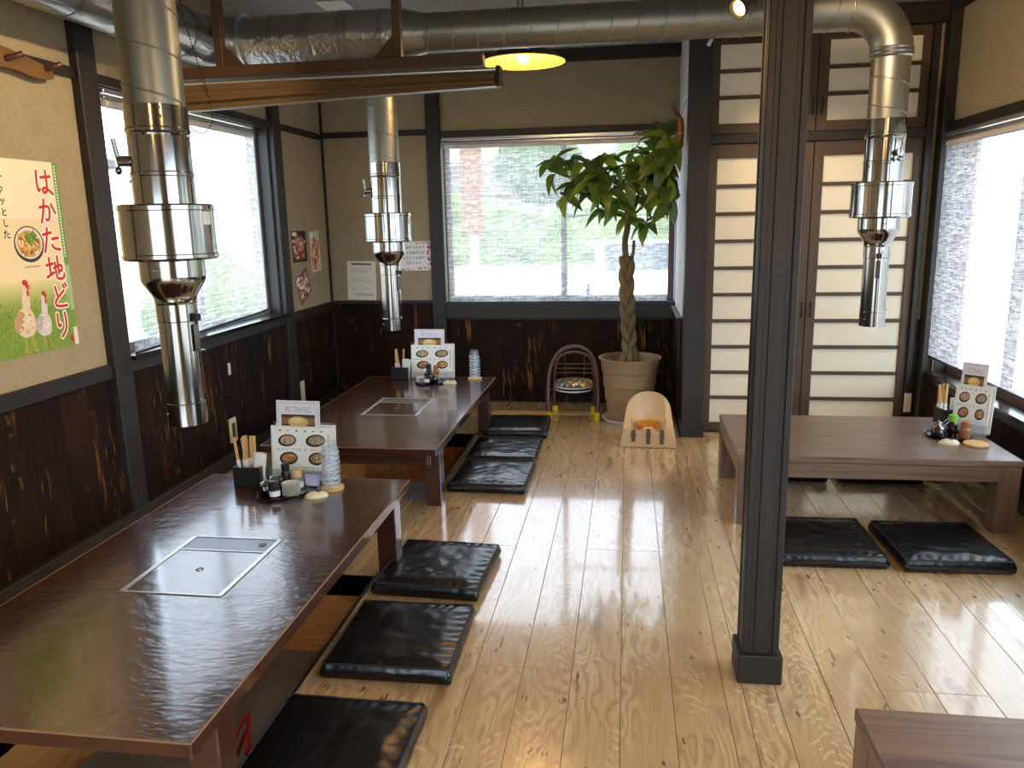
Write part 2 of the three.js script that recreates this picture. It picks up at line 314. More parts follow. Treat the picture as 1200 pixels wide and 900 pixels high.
// wall_back
const WBX0 = -1.48, WBT = 2.155, WBB = 0.84;
{
  const w = structure('wall_back', 'beige textured wall over dark cedar boards behind the plant'), a = ZB - TH, b = ZB;
  mesh('plaster', span(XL - TH, XS + 0.02, -0.1, WBB, a, b, 0), M.linen, w);
  mesh('plaster', span(XL - TH, XS + 0.02, WBT, CEIL, a, b, 0), M.linen, w);
  mesh('plaster', span(XL - TH, WBX0, WBB, WBT, a, b, 0), M.linen, w);
  mesh('plaster', span(XS - 0.012, XS + 0.02, WBB, WBT, a, b, 0), M.plasterWhite, w);
  boards(w, 'x', XL, XS, 0.0, 0.835, ZB, 1);
  mesh('dado_rail', span(XL, -1.594, 0.835, 0.86, ZB, ZB + 0.022, 0.002, 'x'), M.trim, w);
  mesh('picture_rail', span(XL, -1.594, 2.18, 2.225, ZB, ZB + 0.022, 0.002, 'x'), M.trim, w);
  mesh('window_head', span(-1.48, XS, 2.155, 2.2, ZB, ZB + 0.05, 0.003, 'x'), M.trim, w);
  mesh('sill_board', span(-1.48, XS, 0.71, 0.835, ZB, ZB + 0.055, 0.004, 'x'), M.trim, w);
  mesh('sill_groove', span(-1.48, XS, 0.695, 0.71, ZB, ZB + 0.03, 0.002, 'x'), M.trim, w);
  mesh('crown_beam', span(XL, XS, 2.68, CEIL, ZB, ZB + 0.1, 0.003, 'x'), M.trim, w);
}
trims(span(-1.594, -1.48, 0, CEIL, ZB, ZB + 0.045, 0.004), 'dark post beside the window with the plant');
// return wall beside the plant and the built-in cupboard wall
{
  const w = structure('wall_side', 'short white return wall beside the plant');
  mesh('plaster', span(XS, XS + 0.03, -0.1, CEIL, ZB, ZD, 0), M.plasterWhite, w);
  boards(w, 'z', ZB + 0.02, -5.53, 0.0, 0.79, XS, -1);
  mesh('ledge', span(XS - 0.035, XS, 0.79, 0.815, ZB + 0.06, -5.53, 0.003, 'z'), M.trim, w);
}
trims(span(XS, 0.525, 0, CEIL, -5.53, -5.385, 0.004), 'thick dark post between the plant alcove and the cupboard');
trims(span(XS - 0.012, 0.537, 0, 0.1, -5.54, -5.372, 0.004), 'plinth block of the thick dark post');
{
  const w = structure('wall_cupboard', 'dark frame round the panelled cupboard doors'), z0 = ZD - 0.05, z1 = ZD - 0.005;
  mesh('backing', span(0.4, XR + TH, -0.1, CEIL, ZD - 0.2, ZD - 0.05, 0), M.trim, w);
  mesh('head_beam', span(0.5, XR, 2.64, CEIL, z0, ZD + 0.07, 0.003, 'x'), M.trim, w);
  mesh('middle_rail', span(0.525, 1.9, 1.965, 2.025, z0, ZD + 0.035, 0.003, 'x'), M.trim, w);
  mesh('bottom_rail', span(0.525, 1.9, 0.0, 0.018, z0, ZD + 0.03, 0.002, 'x'), M.trim, w);
  mesh('jamb', span(1.868, 1.905, 0, 2.64, z0, ZD + 0.05, 0.003), M.trim, w);
  mesh('strip', span(1.905, 1.935, 0.8, 2.64, z0, ZD + 0.02, 0.002), M.linen, w);
  mesh('strip_base', span(1.905, 1.935, 0, 0.8, z0, ZD + 0.02, 0.002), M.trim, w);
}
let doorN = 0;
function panelDoor(x0, x1, y0, y1, rows, py0, py1, px0, px1, knobX, knobY, label) {
  const d = structure('door_' + (++doorN), label), zf = ZD + 0.02, zb = ZD - 0.015;
  mesh('stile', span(x0 + 0.001, px0, y0, y1, zb, zf, 0.002), M.door, d); mesh('stile', span(px1, x1 - 0.001, y0, y1, zb, zf, 0.002), M.door, d);
  mesh('top_rail', span(px0, px1, py1, y1, zb, zf, 0.002, 'x'), M.door, d); mesh('bottom_rail', span(px0, px1, y0, py0, zb, zf, 0.002, 'x'), M.door, d);
  const p = (py1 - py0) / rows;
  for (let i = 0; i < rows; i++) {
    const a = py0 + i * p + (i ? 0.012 : 0), b = py0 + (i + 1) * p - (i < rows - 1 ? 0.012 : 0);
    mesh('panel', span(px0, px1, a, b, zb, ZD + 0.004 + rr(0, 0.001), 0.001), M.shoji, d);
    if (i) mesh('slat', span(px0, px1, py0 + i * p - 0.012, py0 + i * p + 0.012, zb, ZD + 0.016, 0.002, 'x'), M.door, d);
  }
  const k = mesh('handle', tube([[knobX, knobY - 0.045, zf], [knobX, knobY - 0.04, zf + 0.022], [knobX, knobY + 0.04, zf + 0.022], [knobX, knobY + 0.045, zf]], 0.006, 16, 6), M.blackMetal, d); k.userData.label = 'black bow handle';
}
panelDoor(0.53, 1.197, 0.018, 1.963, 10, 0.07, 1.873, 0.588, 1.14, 1.17, 0.87, 'tall cupboard door with ten cream panels, hinged beside the thick post');
panelDoor(1.2, 1.867, 0.018, 1.963, 10, 0.07, 1.873, 1.262, 1.816, 1.229, 0.87, 'tall cupboard door with ten cream panels, behind the hanging hood');
panelDoor(0.53, 1.197, 2.027, 2.638, 3, 2.09, 2.58, 0.588, 1.14, 1.17, 2.18, 'small upper cupboard door with three cream panels by the thick post');
panelDoor(1.2, 1.867, 2.027, 2.638, 3, 2.09, 2.58, 1.265, 1.816, 1.229, 2.18, 'small upper cupboard door with three cream panels above the hood');

// wall_right with a long low window
const WR0 = -5.40, WR1 = -2.3, WRB = 0.47, WRT = 1.98;
{
  const w = structure('wall_right', 'beige textured wall above the long low window'), a = XR, b = XR + TH;
  mesh('plaster', span(a, b, -0.1, WRB, ZD - 0.1, ZF, 0), M.linen, w);
  mesh('plaster', span(a, b, WRT, CEIL, ZD - 0.1, ZF, 0), M.linen, w);
  mesh('plaster', span(a, b, WRB, WRT, ZD - 0.1, WR0, 0), M.plasterWhite, w);
  mesh('plaster', span(a, b, WRB, WRT, WR1, -1.9, 0), M.linen, w); mesh('plaster', span(a, b, WRB, WRT, 1.4, ZF, 0), M.linen, w);
  boards(w, 'z', WR0 - 0.1, ZF, 0.06, 0.40, XR, -1);
  mesh('base_rail', span(XR - 0.03, XR, 0, 0.06, WR0 - 0.1, ZF, 0.003, 'z'), M.trim, w);
  mesh('sill_apron', span(XR - 0.022, XR, 0.40, 0.455, WR0 - 0.1, ZF, 0.003, 'z'), M.trim, w);
  mesh('window_head', span(XR - 0.03, XR, 1.985, 2.045, WR0, ZF, 0.003, 'z'), M.trim, w);
  mesh('crown_beam', span(XR - 0.06, XR, 2.70, CEIL, ZD, ZF, 0.003, 'z'), M.trim, w);
}
trims(span(XR - 0.065, XR, 0, CEIL, -5.55, WR0 - 0.03, 0.004), 'dark corner post beside the low window');
{
  const w = structure('wall_front', 'beige wall behind the viewer'); mesh('plaster', span(XL - TH, XR + TH, -0.1, 0.12, ZF, ZF + TH, 0), M.linen, w); mesh('plaster', span(XL - TH, XR + TH, 1.75, CEIL, ZF, ZF + TH, 0), M.linen, w); mesh('plaster', span(XL - TH, -2.3, 0.12, 1.75, ZF, ZF + TH, 0), M.linen, w); mesh('plaster', span(0.42, XR + TH, 0.12, 1.75, ZF, ZF + TH, 0), M.linen, w);
  const c = structure('wall_fill', 'wall closing the cupboard bay'); mesh('plaster', span(0.4, XR + TH, -0.1, CEIL, ZB - TH, ZB, 0), M.linen, c); mesh('plaster', span(XR, XR + TH, -0.1, CEIL, ZB, ZD - 0.1, 0), M.linen, c);
}

// windows: frame bars, panes, sill
function windowZ(name, x, out, z0, z1, y0, y1, mullions, mat, label, sillMat, sillIn) {        // in a wall along z
  const w = structure(name, label), xa = x + out * 0.075, xb = x + out * 0.12, f = 0.045;
  mesh('frame_bar', span(xa, xb, y0, y0 + f, z0, z1, 0.002, 'z'), mat, w); mesh('frame_bar', span(xa, xb, y1 - f, y1, z0, z1, 0.002, 'z'), mat, w);
  const edges = [z0, ...mullions, z1];
  edges.forEach((z, i) => { const a = i === 0 ? z : i === edges.length - 1 ? z - f : z - f / 2; mesh('frame_bar', span(xa, xb, y0 + f, y1 - f, a, a + f, 0.002), mat, w); });
  for (let i = 0; i + 1 < edges.length; i++) mesh('pane', new THREE.PlaneGeometry(edges[i + 1] - edges[i], y1 - y0 - f).rotateY(Math.PI / 2).translate(x + out * 0.1, (y0 + y1) / 2, (edges[i] + edges[i + 1]) / 2), M.pane, w);
  for (const [a, b] of [[z0, z0 + 0.012], [z1 - 0.012, z1]]) mesh('jamb_liner', span(x - out * 0.004, xa, y0, y1, a, b, 0.001), M.trim, w);
  mesh('jamb_liner', span(x - out * 0.004, xa, y1 - 0.012, y1, z0, z1, 0.001, 'z'), M.trim, w);
  mesh('sill', span(x - out * sillIn, x + out * 0.075, y0 - 0.018, y0 + 0.004, z0 - 0.005, z1 + 0.005, 0.003, 'z'), sillMat, w);
}
windowZ('window_1', XL, -1, -5.39, -3.56, W2B, W2T, [-4.47], M.frameGrey, 'aluminium window behind the sagging blind', M.sill, 0.07);
windowZ('window_4', XR, 1, -1.9, 1.4, WRB, WRT, [-1.1, -0.25, 0.6], M.frameBrown, 'second long low window behind the viewer', M.trim, 0.05);
windowZ('window_3', XR, 1, WR0, WR1, WRB, WRT, [-4.62, -3.85, -3.1], M.frameBrown, 'long low window beside the walnut table', M.sill, 0.05);
{
  const w = structure('window_2', 'window behind the potted tree'), za = ZB - 0.12, zb = ZB - 0.075, f = 0.045, x0 = WBX0, x1 = XS - 0.012, y0 = WBB, y1 = WBT;
  mesh('frame_bar', span(x0, x1, y0, y0 + f, za, zb, 0.002, 'x'), M.frameBrown, w); mesh('frame_bar', span(x0, x1, y1 - f, y1, za, zb, 0.002, 'x'), M.frameBrown, w);
  for (const a of [x0, -0.53, x1 - f]) mesh('frame_bar', span(a, a + f, y0 + f, y1 - f, za, zb, 0.002), M.frameBrown, w);
  mesh('frame_bar', span(-0.485, x1 - f, 1.515, 1.53, za, zb, 0.001, 'x'), M.frameBrown, w);
  mesh('pane', new THREE.PlaneGeometry(0.95, y1 - y0 - f).translate(-1.005, (y0 + y1) / 2, ZB - 0.1), M.pane, w); mesh('pane', new THREE.PlaneGeometry(0.9, y1 - y0 - f).translate(-0.08, (y0 + y1) / 2, ZB - 0.1), M.pane, w);
  mesh('sill', span(x0, x1, y0 - 0.012, y0 + 0.003, ZB - 0.075, ZB + 0.03, 0.002, 'x'), M.trim, w);
}
{
  const w = structure('window_5', 'wide shopfront window behind the viewer'), z = ZF + 0.08;
  for (const x of [-2.3, -0.94, 0.375]) mesh('frame_bar', span(x, x + 0.045, 0.12, 1.75, z, z + 0.045, 0.002), M.frameBrown, w);
  for (const y of [0.12, 1.705]) mesh('frame_bar', span(-2.255, 0.375, y, y + 0.045, z, z + 0.045, 0.002, 'x'), M.frameBrown, w);
  for (const x of [-1.6, -0.26]) mesh('pane', new THREE.PlaneGeometry(1.3, 1.55).translate(x, 0.935, z + 0.02), M.pane, w);
}
// roller blinds
function cloth(w, h, nx, ny, f) { const g = new THREE.PlaneGeometry(w, h, nx, ny), p = g.attributes.position, uv = g.attributes.uv; for (let i = 0; i < p.count; i++) { const x = p.getX(i), y = p.getY(i); uv.setXY(i, x + 3, y + 3); const d = f(x / w + 0.5, y / h + 0.5); p.setXYZ(i, x + (d[1] || 0), y + (d[2] || 0), d[0]); } g.computeVertexNormals(); return g; }
function rollerBlind(label, x, y, z, turn, w, h, tilt, wave) {               // origin: middle of the head rail; local +z into the room
  const b = thing('roller_blind', label, 'blind', 'roller blinds at the windows', x, y, z, turn);
  mesh('head_rail', box(w, 0.022, 0.03, 0.003, 'x').translate(0, 0.0, 0.005), M.alu, b);
  mesh('lower_rail', box(w, 0.012, 0.02, 0.002, 'x').translate(0, -0.03, 0.008), M.alu, b);
  mesh('roll', new THREE.CylinderGeometry(0.019, 0.019, w - 0.03, 20).rotateZ(Math.PI / 2).translate(0, -0.055, 0), M.white, b);
  mesh('fabric', cloth(w - 0.04, h, 24, 24, (u, v) => [wave * Math.sin(u * 9 + v * 3) * (1 - v), 0, (1 - v) * tilt * (u - 0.5)]).translate(0, -0.06 - h / 2, 0.012), M.blind, b);
  mesh('bottom_bar', box(w - 0.04, 0.014, 0.008, 0.002, 'x').rotateZ(Math.atan2(tilt, w)).translate(0, -0.06 - h, 0.012), M.blackMetal, b);
  return b;
}
rollerBlind('grey woven blind hanging slightly askew at the window by the chicken poster', XL + 0.03, 2.135, -4.335, Math.PI / 2, 1.53, 1.17, 0.05, 0.004);
rollerBlind('grey woven blind over the window behind the potted tree', -0.567, 2.14, ZB + 0.012, 0, 1.81, 1.24, 0, 0.001);
rollerBlind('grey woven blind stopping short of the sill of the long low window', XR - 0.045, 1.965, -4.3, -Math.PI / 2, 2.16, 1.32, 0.0, 0.002);

// ---------------------------------------------------------------- tables
const TH_T = 0.36;
function longTable(label, x0, x1, z0, z1) {
  const cx = (x0 + x1) / 2, cz = (z0 + z1) / 2, w = x1 - x0, d = z1 - z0;
  const t = thing('low_table', label, 'table', 'low tables', cx, 0, cz);
  mesh('tabletop', box(w, 0.042, d, 0.003, 'z').translate(0, TH_T - 0.021, 0), M.red, t);
  for (const [ww, dd, x, z] of [[w + 0.001, 0.004, 0, d / 2 - 0.0015], [w + 0.001, 0.004, 0, -d / 2 + 0.0015], [0.004, d, w / 2 - 0.0015, 0], [0.004, d, -w / 2 + 0.0015, 0]])
    mesh('edge_strip', box(ww, 0.006, dd, 0.001).translate(x, TH_T - 0.0025, z), M.worn, t).userData.label = 'worn pale edge banding';
  const ax = w / 2 - 0.075, az = d / 2 - 0.12, y = 0.275, h = 0.085;
  mesh('apron', box(0.022, h, az * 2, 0.002, 'z').translate(ax, y, 0), M.red, t); mesh('apron', box(0.022, h, az * 2, 0.002, 'z').translate(-ax, y, 0), M.red, t);
  mesh('apron', box(ax * 2, h, 0.022, 0.002, 'x').translate(0, y, az), M.red, t); mesh('apron', box(ax * 2, h, 0.022, 0.002, 'x').translate(0, y, -az), M.red, t);
  for (const sx of [-1, 1]) for (const sz of [-1, 1]) mesh('leg', box(0.085, 0.318, 0.085, 0.004).translate(sx * (w / 2 - 0.055), 0.159, sz * (d / 2 - 0.17)), M.red, t);
  // grill inset
  const gx = 0.015, gz = 0.02 , gw = 0.335, gd = 0.445, top = TH_T, fr = 0.008;
  for (const [ww, dd, x, z] of [[gw, fr, 0, gd / 2], [gw, fr, 0, -gd / 2], [fr, gd, gw / 2, 0], [fr, gd, -gw / 2, 0], [gw, fr, 0, -gd / 2 + 0.115]])
    mesh('grill_frame', box(ww + fr, 0.006, dd, 0.001).translate(gx + x, top + 0.0005, gz + z), M.alu, t).userData.label = 'aluminium edge of the grill recess';
  mesh('grill_lid', box(gw - fr, 0.01, gd - 0.115 - fr, 0.0005, 'z').translate(gx, top - 0.004, gz + 0.0575), M.red, t);
  mesh('control_strip', box(gw - fr, 0.01, 0.107, 0.0005, 'x').translate(gx, top - 0.004, gz - gd / 2 + 0.0575), std({ color: 0x7d7f88, metalness: 0.6, roughness: 0.3 }), t);
  mesh('knob_hole', new THREE.CylinderGeometry(0.014, 0.014, 0.004, 20).translate(gx + gw / 2 - 0.045, top + 0.0016, gz - gd / 2 + 0.05), M.blackPlastic, t);
  mesh('finger_hole', turned([[0.006, 0], [0.012, 0.0015], [0.014, 0]], 20).translate(gx, top + 0.0012, gz + 0.045), M.worn, t);
  return t;
}
longTable('long reddish-brown low table with grill inset, below the chicken poster', -1.915, -0.962, -3.283, -1.443);
longTable('long reddish-brown low table with grill inset, in the back corner', -1.913, -0.958, -5.63, -3.767);
function walnutTable(label, x0, x1, z0, z1) {
  const cx = (x0 + x1) / 2, cz = (z0 + z1) / 2, w = x1 - x0, d = z1 - z0, t = thing('low_table', label, 'table', 'low tables', cx, 0, cz);
  mesh('tabletop', box(w, 0.034, d, 0.004, 'x').translate(0, TH_T - 0.017, 0), M.walnut, t);
  const h = 0.075, y = TH_T - 0.034 - h / 2;
  mesh('apron', box(w - 0.01, h, 0.025, 0.002, 'x').translate(0, y, d / 2 - 0.0175), M.walnut, t); mesh('apron', box(w - 0.01, h, 0.025, 0.002, 'x').translate(0, y, -d / 2 + 0.0175), M.walnut, t);
  mesh('apron', box(0.025, h, d - 0.06, 0.002, 'z').translate(w / 2 - 0.0175, y, 0), M.walnut, t); mesh('apron', box(0.025, h, d - 0.06, 0.002, 'z').translate(-w / 2 + 0.0175, y, 0), M.walnut, t);
  for (const sx of [-1, 1]) for (const sz of [-1, 1]) mesh('leg', box(0.1, TH_T - 0.035, 0.1, 0.004).translate(sx * (w / 2 - 0.053), (TH_T - 0.035) / 2, sz * (d / 2 - 0.053)), M.walnut, t);
  return t;
}
walnutTable('walnut-brown low table set with condiments, beside the long low window', 0.548, 1.835, -4.61, -3.787);
walnutTable('bare walnut-brown low table standing on the open floor, mostly cropped', 0.543, 1.83, -1.752, -0.93);

// ---------------------------------------------------------------- floor cushions
function cushionGeo(s) {
  const n = 40, w = 0.43, d = 0.445, h = 0.055, P = [], I = [], U = [], r = 0.022;
  const prof = [];                                   // closed surface: rings of a rounded slab
  const hgt = (u, v) => { const e = Math.min(u, 1 - u, v, 1 - v), b = sstep(0, 0.16, e); return 0.009 * b + (fbm(u * 5, v * 5, 50, 50, s, 3) - 0.5) * 0.012 * b + 0.0013 * Math.sin((u + v * 0.3) * 62 + 5 * noise(u * 9, v * 9, 50, 50, s) + s) * sstep(0.16, 0.02, Math.min(v, 1 - v)) + 0.0013 * Math.sin((v + u * 0.3) * 62 + 5 * noise(u * 9, v * 9, 50, 50, s + 2) + s) * sstep(0.16, 0.02, Math.min(u, 1 - u)); };
  const top = (i, j) => { const u = i / n, v = j / n; return [(u - 0.5) * w, h + hgt(u, v), (v - 0.5) * d]; };
  for (let j = 0; j <= n; j++) for (let i = 0; i <= n; i++) { P.push(...top(i, j)); U.push(P[P.length - 3] + 0.5, P[P.length - 1] + 0.5); }
  for (let j = 0; j < n; j++) for (let i = 0; i < n; i++) { const a = j * (n + 1) + i; I.push(a, a + n + 1, a + 1, a + 1, a + n + 1, a + n + 2); }
  const ring = []; for (let i = 0; i < n; i++) ring.push([i, 0]); for (let j = 0; j < n; j++) ring.push([n, j]); for (let i = n; i > 0; i--) ring.push([i, n]); for (let j = n; j > 0; j--) ring.push([0, j]);
  const rows = [[0, 1], [0.007, 0.72], [0.010, 0.45], [0.007, 0.12], [0, 0]];
  let base = P.length / 3; const L = ring.length;
  rows.forEach(([o, t], k) => ring.forEach(([i, j], q) => { const p = top(i, j), lx = p[0] / (w / 2), lz = p[2] / (d / 2), ox = Math.abs(lx) > 0.999 ? Math.sign(lx) * o : 0, oz = Math.abs(lz) > 0.999 ? Math.sign(lz) * o : 0, wob = (fbm(q * 0.25, k, 40, 9, s + 3, 2) - 0.5) * 0.004 * (k > 0 && k < 4);
    P.push(p[0] + ox + wob * Math.sign(ox), lerp(0.002, p[1], t), p[2] + oz + wob * Math.sign(oz)); U.push(q / L * 1.7, t * 0.05); }));
  for (let k = 0; k < rows.length - 1; k++) for (let q = 0; q < L; q++) { const a = base + k * L + q, b = base + k * L + (q + 1) % L, c = a + L, e = b + L; I.push(a, b, c, b, e, c); }
  const b0 = base + (rows.length - 1) * L, cI = P.length / 3; P.push(0, 0.002, 0); U.push(0, 0); for (let q = 0; q < L; q++) I.push(b0 + q, b0 + (q + 1) % L, cI);
  const g = new THREE.BufferGeometry(); g.setAttribute('position', new THREE.Float32BufferAttribute(P, 3)); g.setAttribute('uv', new THREE.Float32BufferAttribute(U, 2)); g.setIndex(I); g.computeVertexNormals();
  const seam = tube(ring.filter((_, q) => q % 4 === 0).map(([i, j]) => { const p = top(i, j); return V(p[0] * 1.004, p[1] + 0.001, p[2] * 1.004); }), 0.0032, 120, 5, true);
  return [g, seam];
}
const cushionVars = [3, 31, 77].map(cushionGeo);
function cushion(label, x, z, turn, v, lift = 0) {
  const c = thing('floor_cushion', label, 'cushion', 'black vinyl floor cushions', x, lift, z, turn);
  mesh('cover', cushionVars[v][0], M.leather, c); mesh('seam', cushionVars[v][1], M.seam, c);
}
cushion('black vinyl floor cushion beside the poster table, at its end away from the menu stand', -0.815, -1.865, 0.0, 0);
cushion('black vinyl floor cushion beside the poster table, middle one of its row', -0.785, -2.495, 0.01, 1);
cushion('black vinyl floor cushion beside the poster table, level with the menu stand', -0.79, -3.085, -0.05, 2);
cushion('black vinyl floor cushion beside the corner table, at the end facing the poster table', -0.767, -4.345, -0.02, 0);
cushion('black vinyl floor cushion beside the corner table, middle one of its row', -0.775, -4.87, 0.0, 1);
cushion('black vinyl floor cushion beside the corner table, closest to the child chair', -0.77, -5.485, 0.03, 2);
cushion('black vinyl floor cushion in front of the walnut table, behind the square column', 0.895, -3.545, 0.02, 1);
cushion('black vinyl floor cushion in front of the walnut table, closest to the low window', 1.395, -3.54, 0.04, 0);
cushion('black vinyl floor cushion on the cupboard side of the walnut table, by its plain end', 0.92, -4.70, 0.0, 2);
cushion('black vinyl floor cushion on the cupboard side of the walnut table, under the condiments', 1.43, -4.70, 0.0, 1);

// ---------------------------------------------------------------- square column
{
  const c = thing('wooden_column', 'dark stained square wooden column with grooved faces and plinth', 'column', null, 0.442, 0, -2.465);
  mesh('core', box(0.104, CEIL - 0.01, 0.104, 0.003).translate(0, CEIL / 2, 0), M.trim, c);
  for (const sx of [-1, 1]) for (const sz of [-1, 1]) { mesh('corner_batten', box(0.022, CEIL - 0.11, 0.022, 0.003).translate(sx * 0.047, CEIL / 2 + 0.05, sz * 0.047), M.trim, c); }
  for (const s of [-1, 1]) { mesh('face_batten', box(0.044, CEIL - 0.11, 0.006, 0.002).translate(0, CEIL / 2 + 0.05, s * 0.0535), M.trim, c); mesh('face_batten', box(0.006, CEIL - 0.11, 0.044, 0.002).translate(s * 0.0535, CEIL / 2 + 0.05, 0), M.trim, c); }
  mesh('plinth', box(0.142, 0.1, 0.142, 0.004).translate(0, 0.05, 0), M.trim, c);
}

// ---------------------------------------------------------------- exhaust hoods
function helix(r, y0, y1, pitch, wire) { const pts = [], n = Math.ceil((y1 - y0) / pitch * 20); for (let i = 0; i <= n; i++) { const t = i / n, a = (t * (y1 - y0) / pitch) * Math.PI * 2; pts.push(V(r * Math.cos(a), lerp(y0, y1, t), r * Math.sin(a))); } return new THREE.TubeGeometry(new THREE.CatmullRomCurve3(pts), n, wire, 5, false); }
function hood(label, x, z, dy, turn, latchTurn, topY, tilt = [0, 0]) {
  const h = thing('exhaust_hood', label, 'extractor', 'smoke extractor hoods hanging over the tables', x, dy, z, 0);
  const add = (n, g, m) => mesh(n, g, m, h);
  add('duct_pipe', turned([[0.088, 1.85], [0.088, topY - dy]], 48), M.spiral); add('spiral_seam', helix(0.0885, 1.87, topY - dy - 0.01, 0.13, 0.0034), M.spiral);
  add('upper_sleeve', turned([[0.0885, 1.862], [0.092, 1.86], [0.092, 1.797], [0.094, 1.793], [0.094, 1.785], [0.09, 1.781]], 48), M.steel);
  add('damper_sleeve', turned([[0.09, 1.783], [0.0925, 1.778], [0.0905, 1.772], [0.0905, 1.668]], 48), M.steel);
  add('lower_sleeve', turned([[0.0905, 1.668], [0.093, 1.664], [0.093, 1.655], [0.091, 1.652], [0.091, 1.56]], 48), M.steel);
  add('drum', turned([[0.09, 1.571], [0.137, 1.569], [0.142, 1.564], [0.142, 1.552], [0.1395, 1.549], [0.1395, 1.418], [0.142, 1.415], [0.142, 1.405], [0.137, 1.399], [0.096, 1.394]], 64), M.steel);
  const neck = [[0.098, 1.396], [0.098, 1.345]]; const curve = []; for (let i = 0; i <= 12; i++) { const t = i / 12; curve.push([lerp(0.098, 0.063, sstep(0, 1, t)), lerp(1.345, 1.268, t)]); }
  add('funnel', mergeGeometries([turned(neck, 48), lathe(curve, 48)]), M.steel);
  add('collar', turned([[0.063, 1.268], [0.0645, 1.264], [0.062, 1.258], [0.062, 1.205], [0.0595, 1.202]], 40), M.steel);
  add('telescopic_pipe', turned([[0.0595, 1.204], [0.0595, 0.935]], 40), M.steel);
  add('mouth_ring', turned([[0.0595, 0.937], [0.061, 0.934], [0.061, 0.862], [0.057, 0.862], [0.057, 0.93]], 40), M.steel);
  // lever on the damper
  const lv = new THREE.Group(); lv.name = 'damper_lever'; h.add(lv); lv.rotation.y = turn;
  mesh('pivot', new THREE.CylinderGeometry(0.016, 0.016, 0.035, 16).rotateZ(Math.PI / 2).translate(0.105, 1.70, 0), M.steel, lv);
  mesh('arm', rod([0.118, 1.69, 0], [0.128, 1.765, -0.012], 0.0065, 8), M.steel, lv);
  mesh('wing_nut', new THREE.SphereGeometry(0.013, 12, 8).scale(0.8, 1, 1.3).translate(0.122, 1.672, 0), M.steel, lv);
  // slide latch on the pipe
  const lt = new THREE.Group(); lt.name = 'slide_latch'; h.add(lt); lt.rotation.y = latchTurn;
  mesh('knob', box(0.018, 0.024, 0.026, 0.003).translate(0.072, 1.215, 0), M.blackPlastic, lt);
  mesh('plate', box(0.006, 0.085, 0.022, 0.001).translate(0.066, 1.148, 0), M.steel, lt); mesh('catch', box(0.028, 0.006, 0.018, 0.001).translate(0.078, 1.108, 0), M.steel, lt);
  for (const [r, y, a] of [[0.0935, 1.85, 0.9], [0.0935, 1.825, 0.9], [0.0925, 1.64, 2.6], [0.0995, 1.37, 1.5], [0.0995, 1.37, 1.62], [0.064, 1.232, 1.4], [0.0615, 0.945, 3.0], [0.0615, 0.945, 0.2], [0.0625, 0.9, 2.4]])
    add('rivet', new THREE.SphereGeometry(0.0042, 8, 6).translate(r * Math.cos(a), y, r * Math.sin(a)), M.steel);
  const st = add('rating_sticker', new THREE.CylinderGeometry(0.1402, 0.1402, 0.04, 8, 1, true, 1.35, 0.3).translate(0, 1.525, 0), M.paper); st.userData.label = 'small white printed sticker';
  return h;
}
hood('steel extractor hood hanging over the table below the chicken poster', -1.437, -2.35, 0, 3.69, -0.15, 2.42);
hood('steel extractor hood hanging over the table in the back corner', -1.432, -4.68, -0.012, 3.43, -0.4, 2.44);
const hood3 = hood('steel extractor hood hanging over the walnut table by the low window', 1.232, -4.18, 0.078, -1.25, -1.7, 2.22);

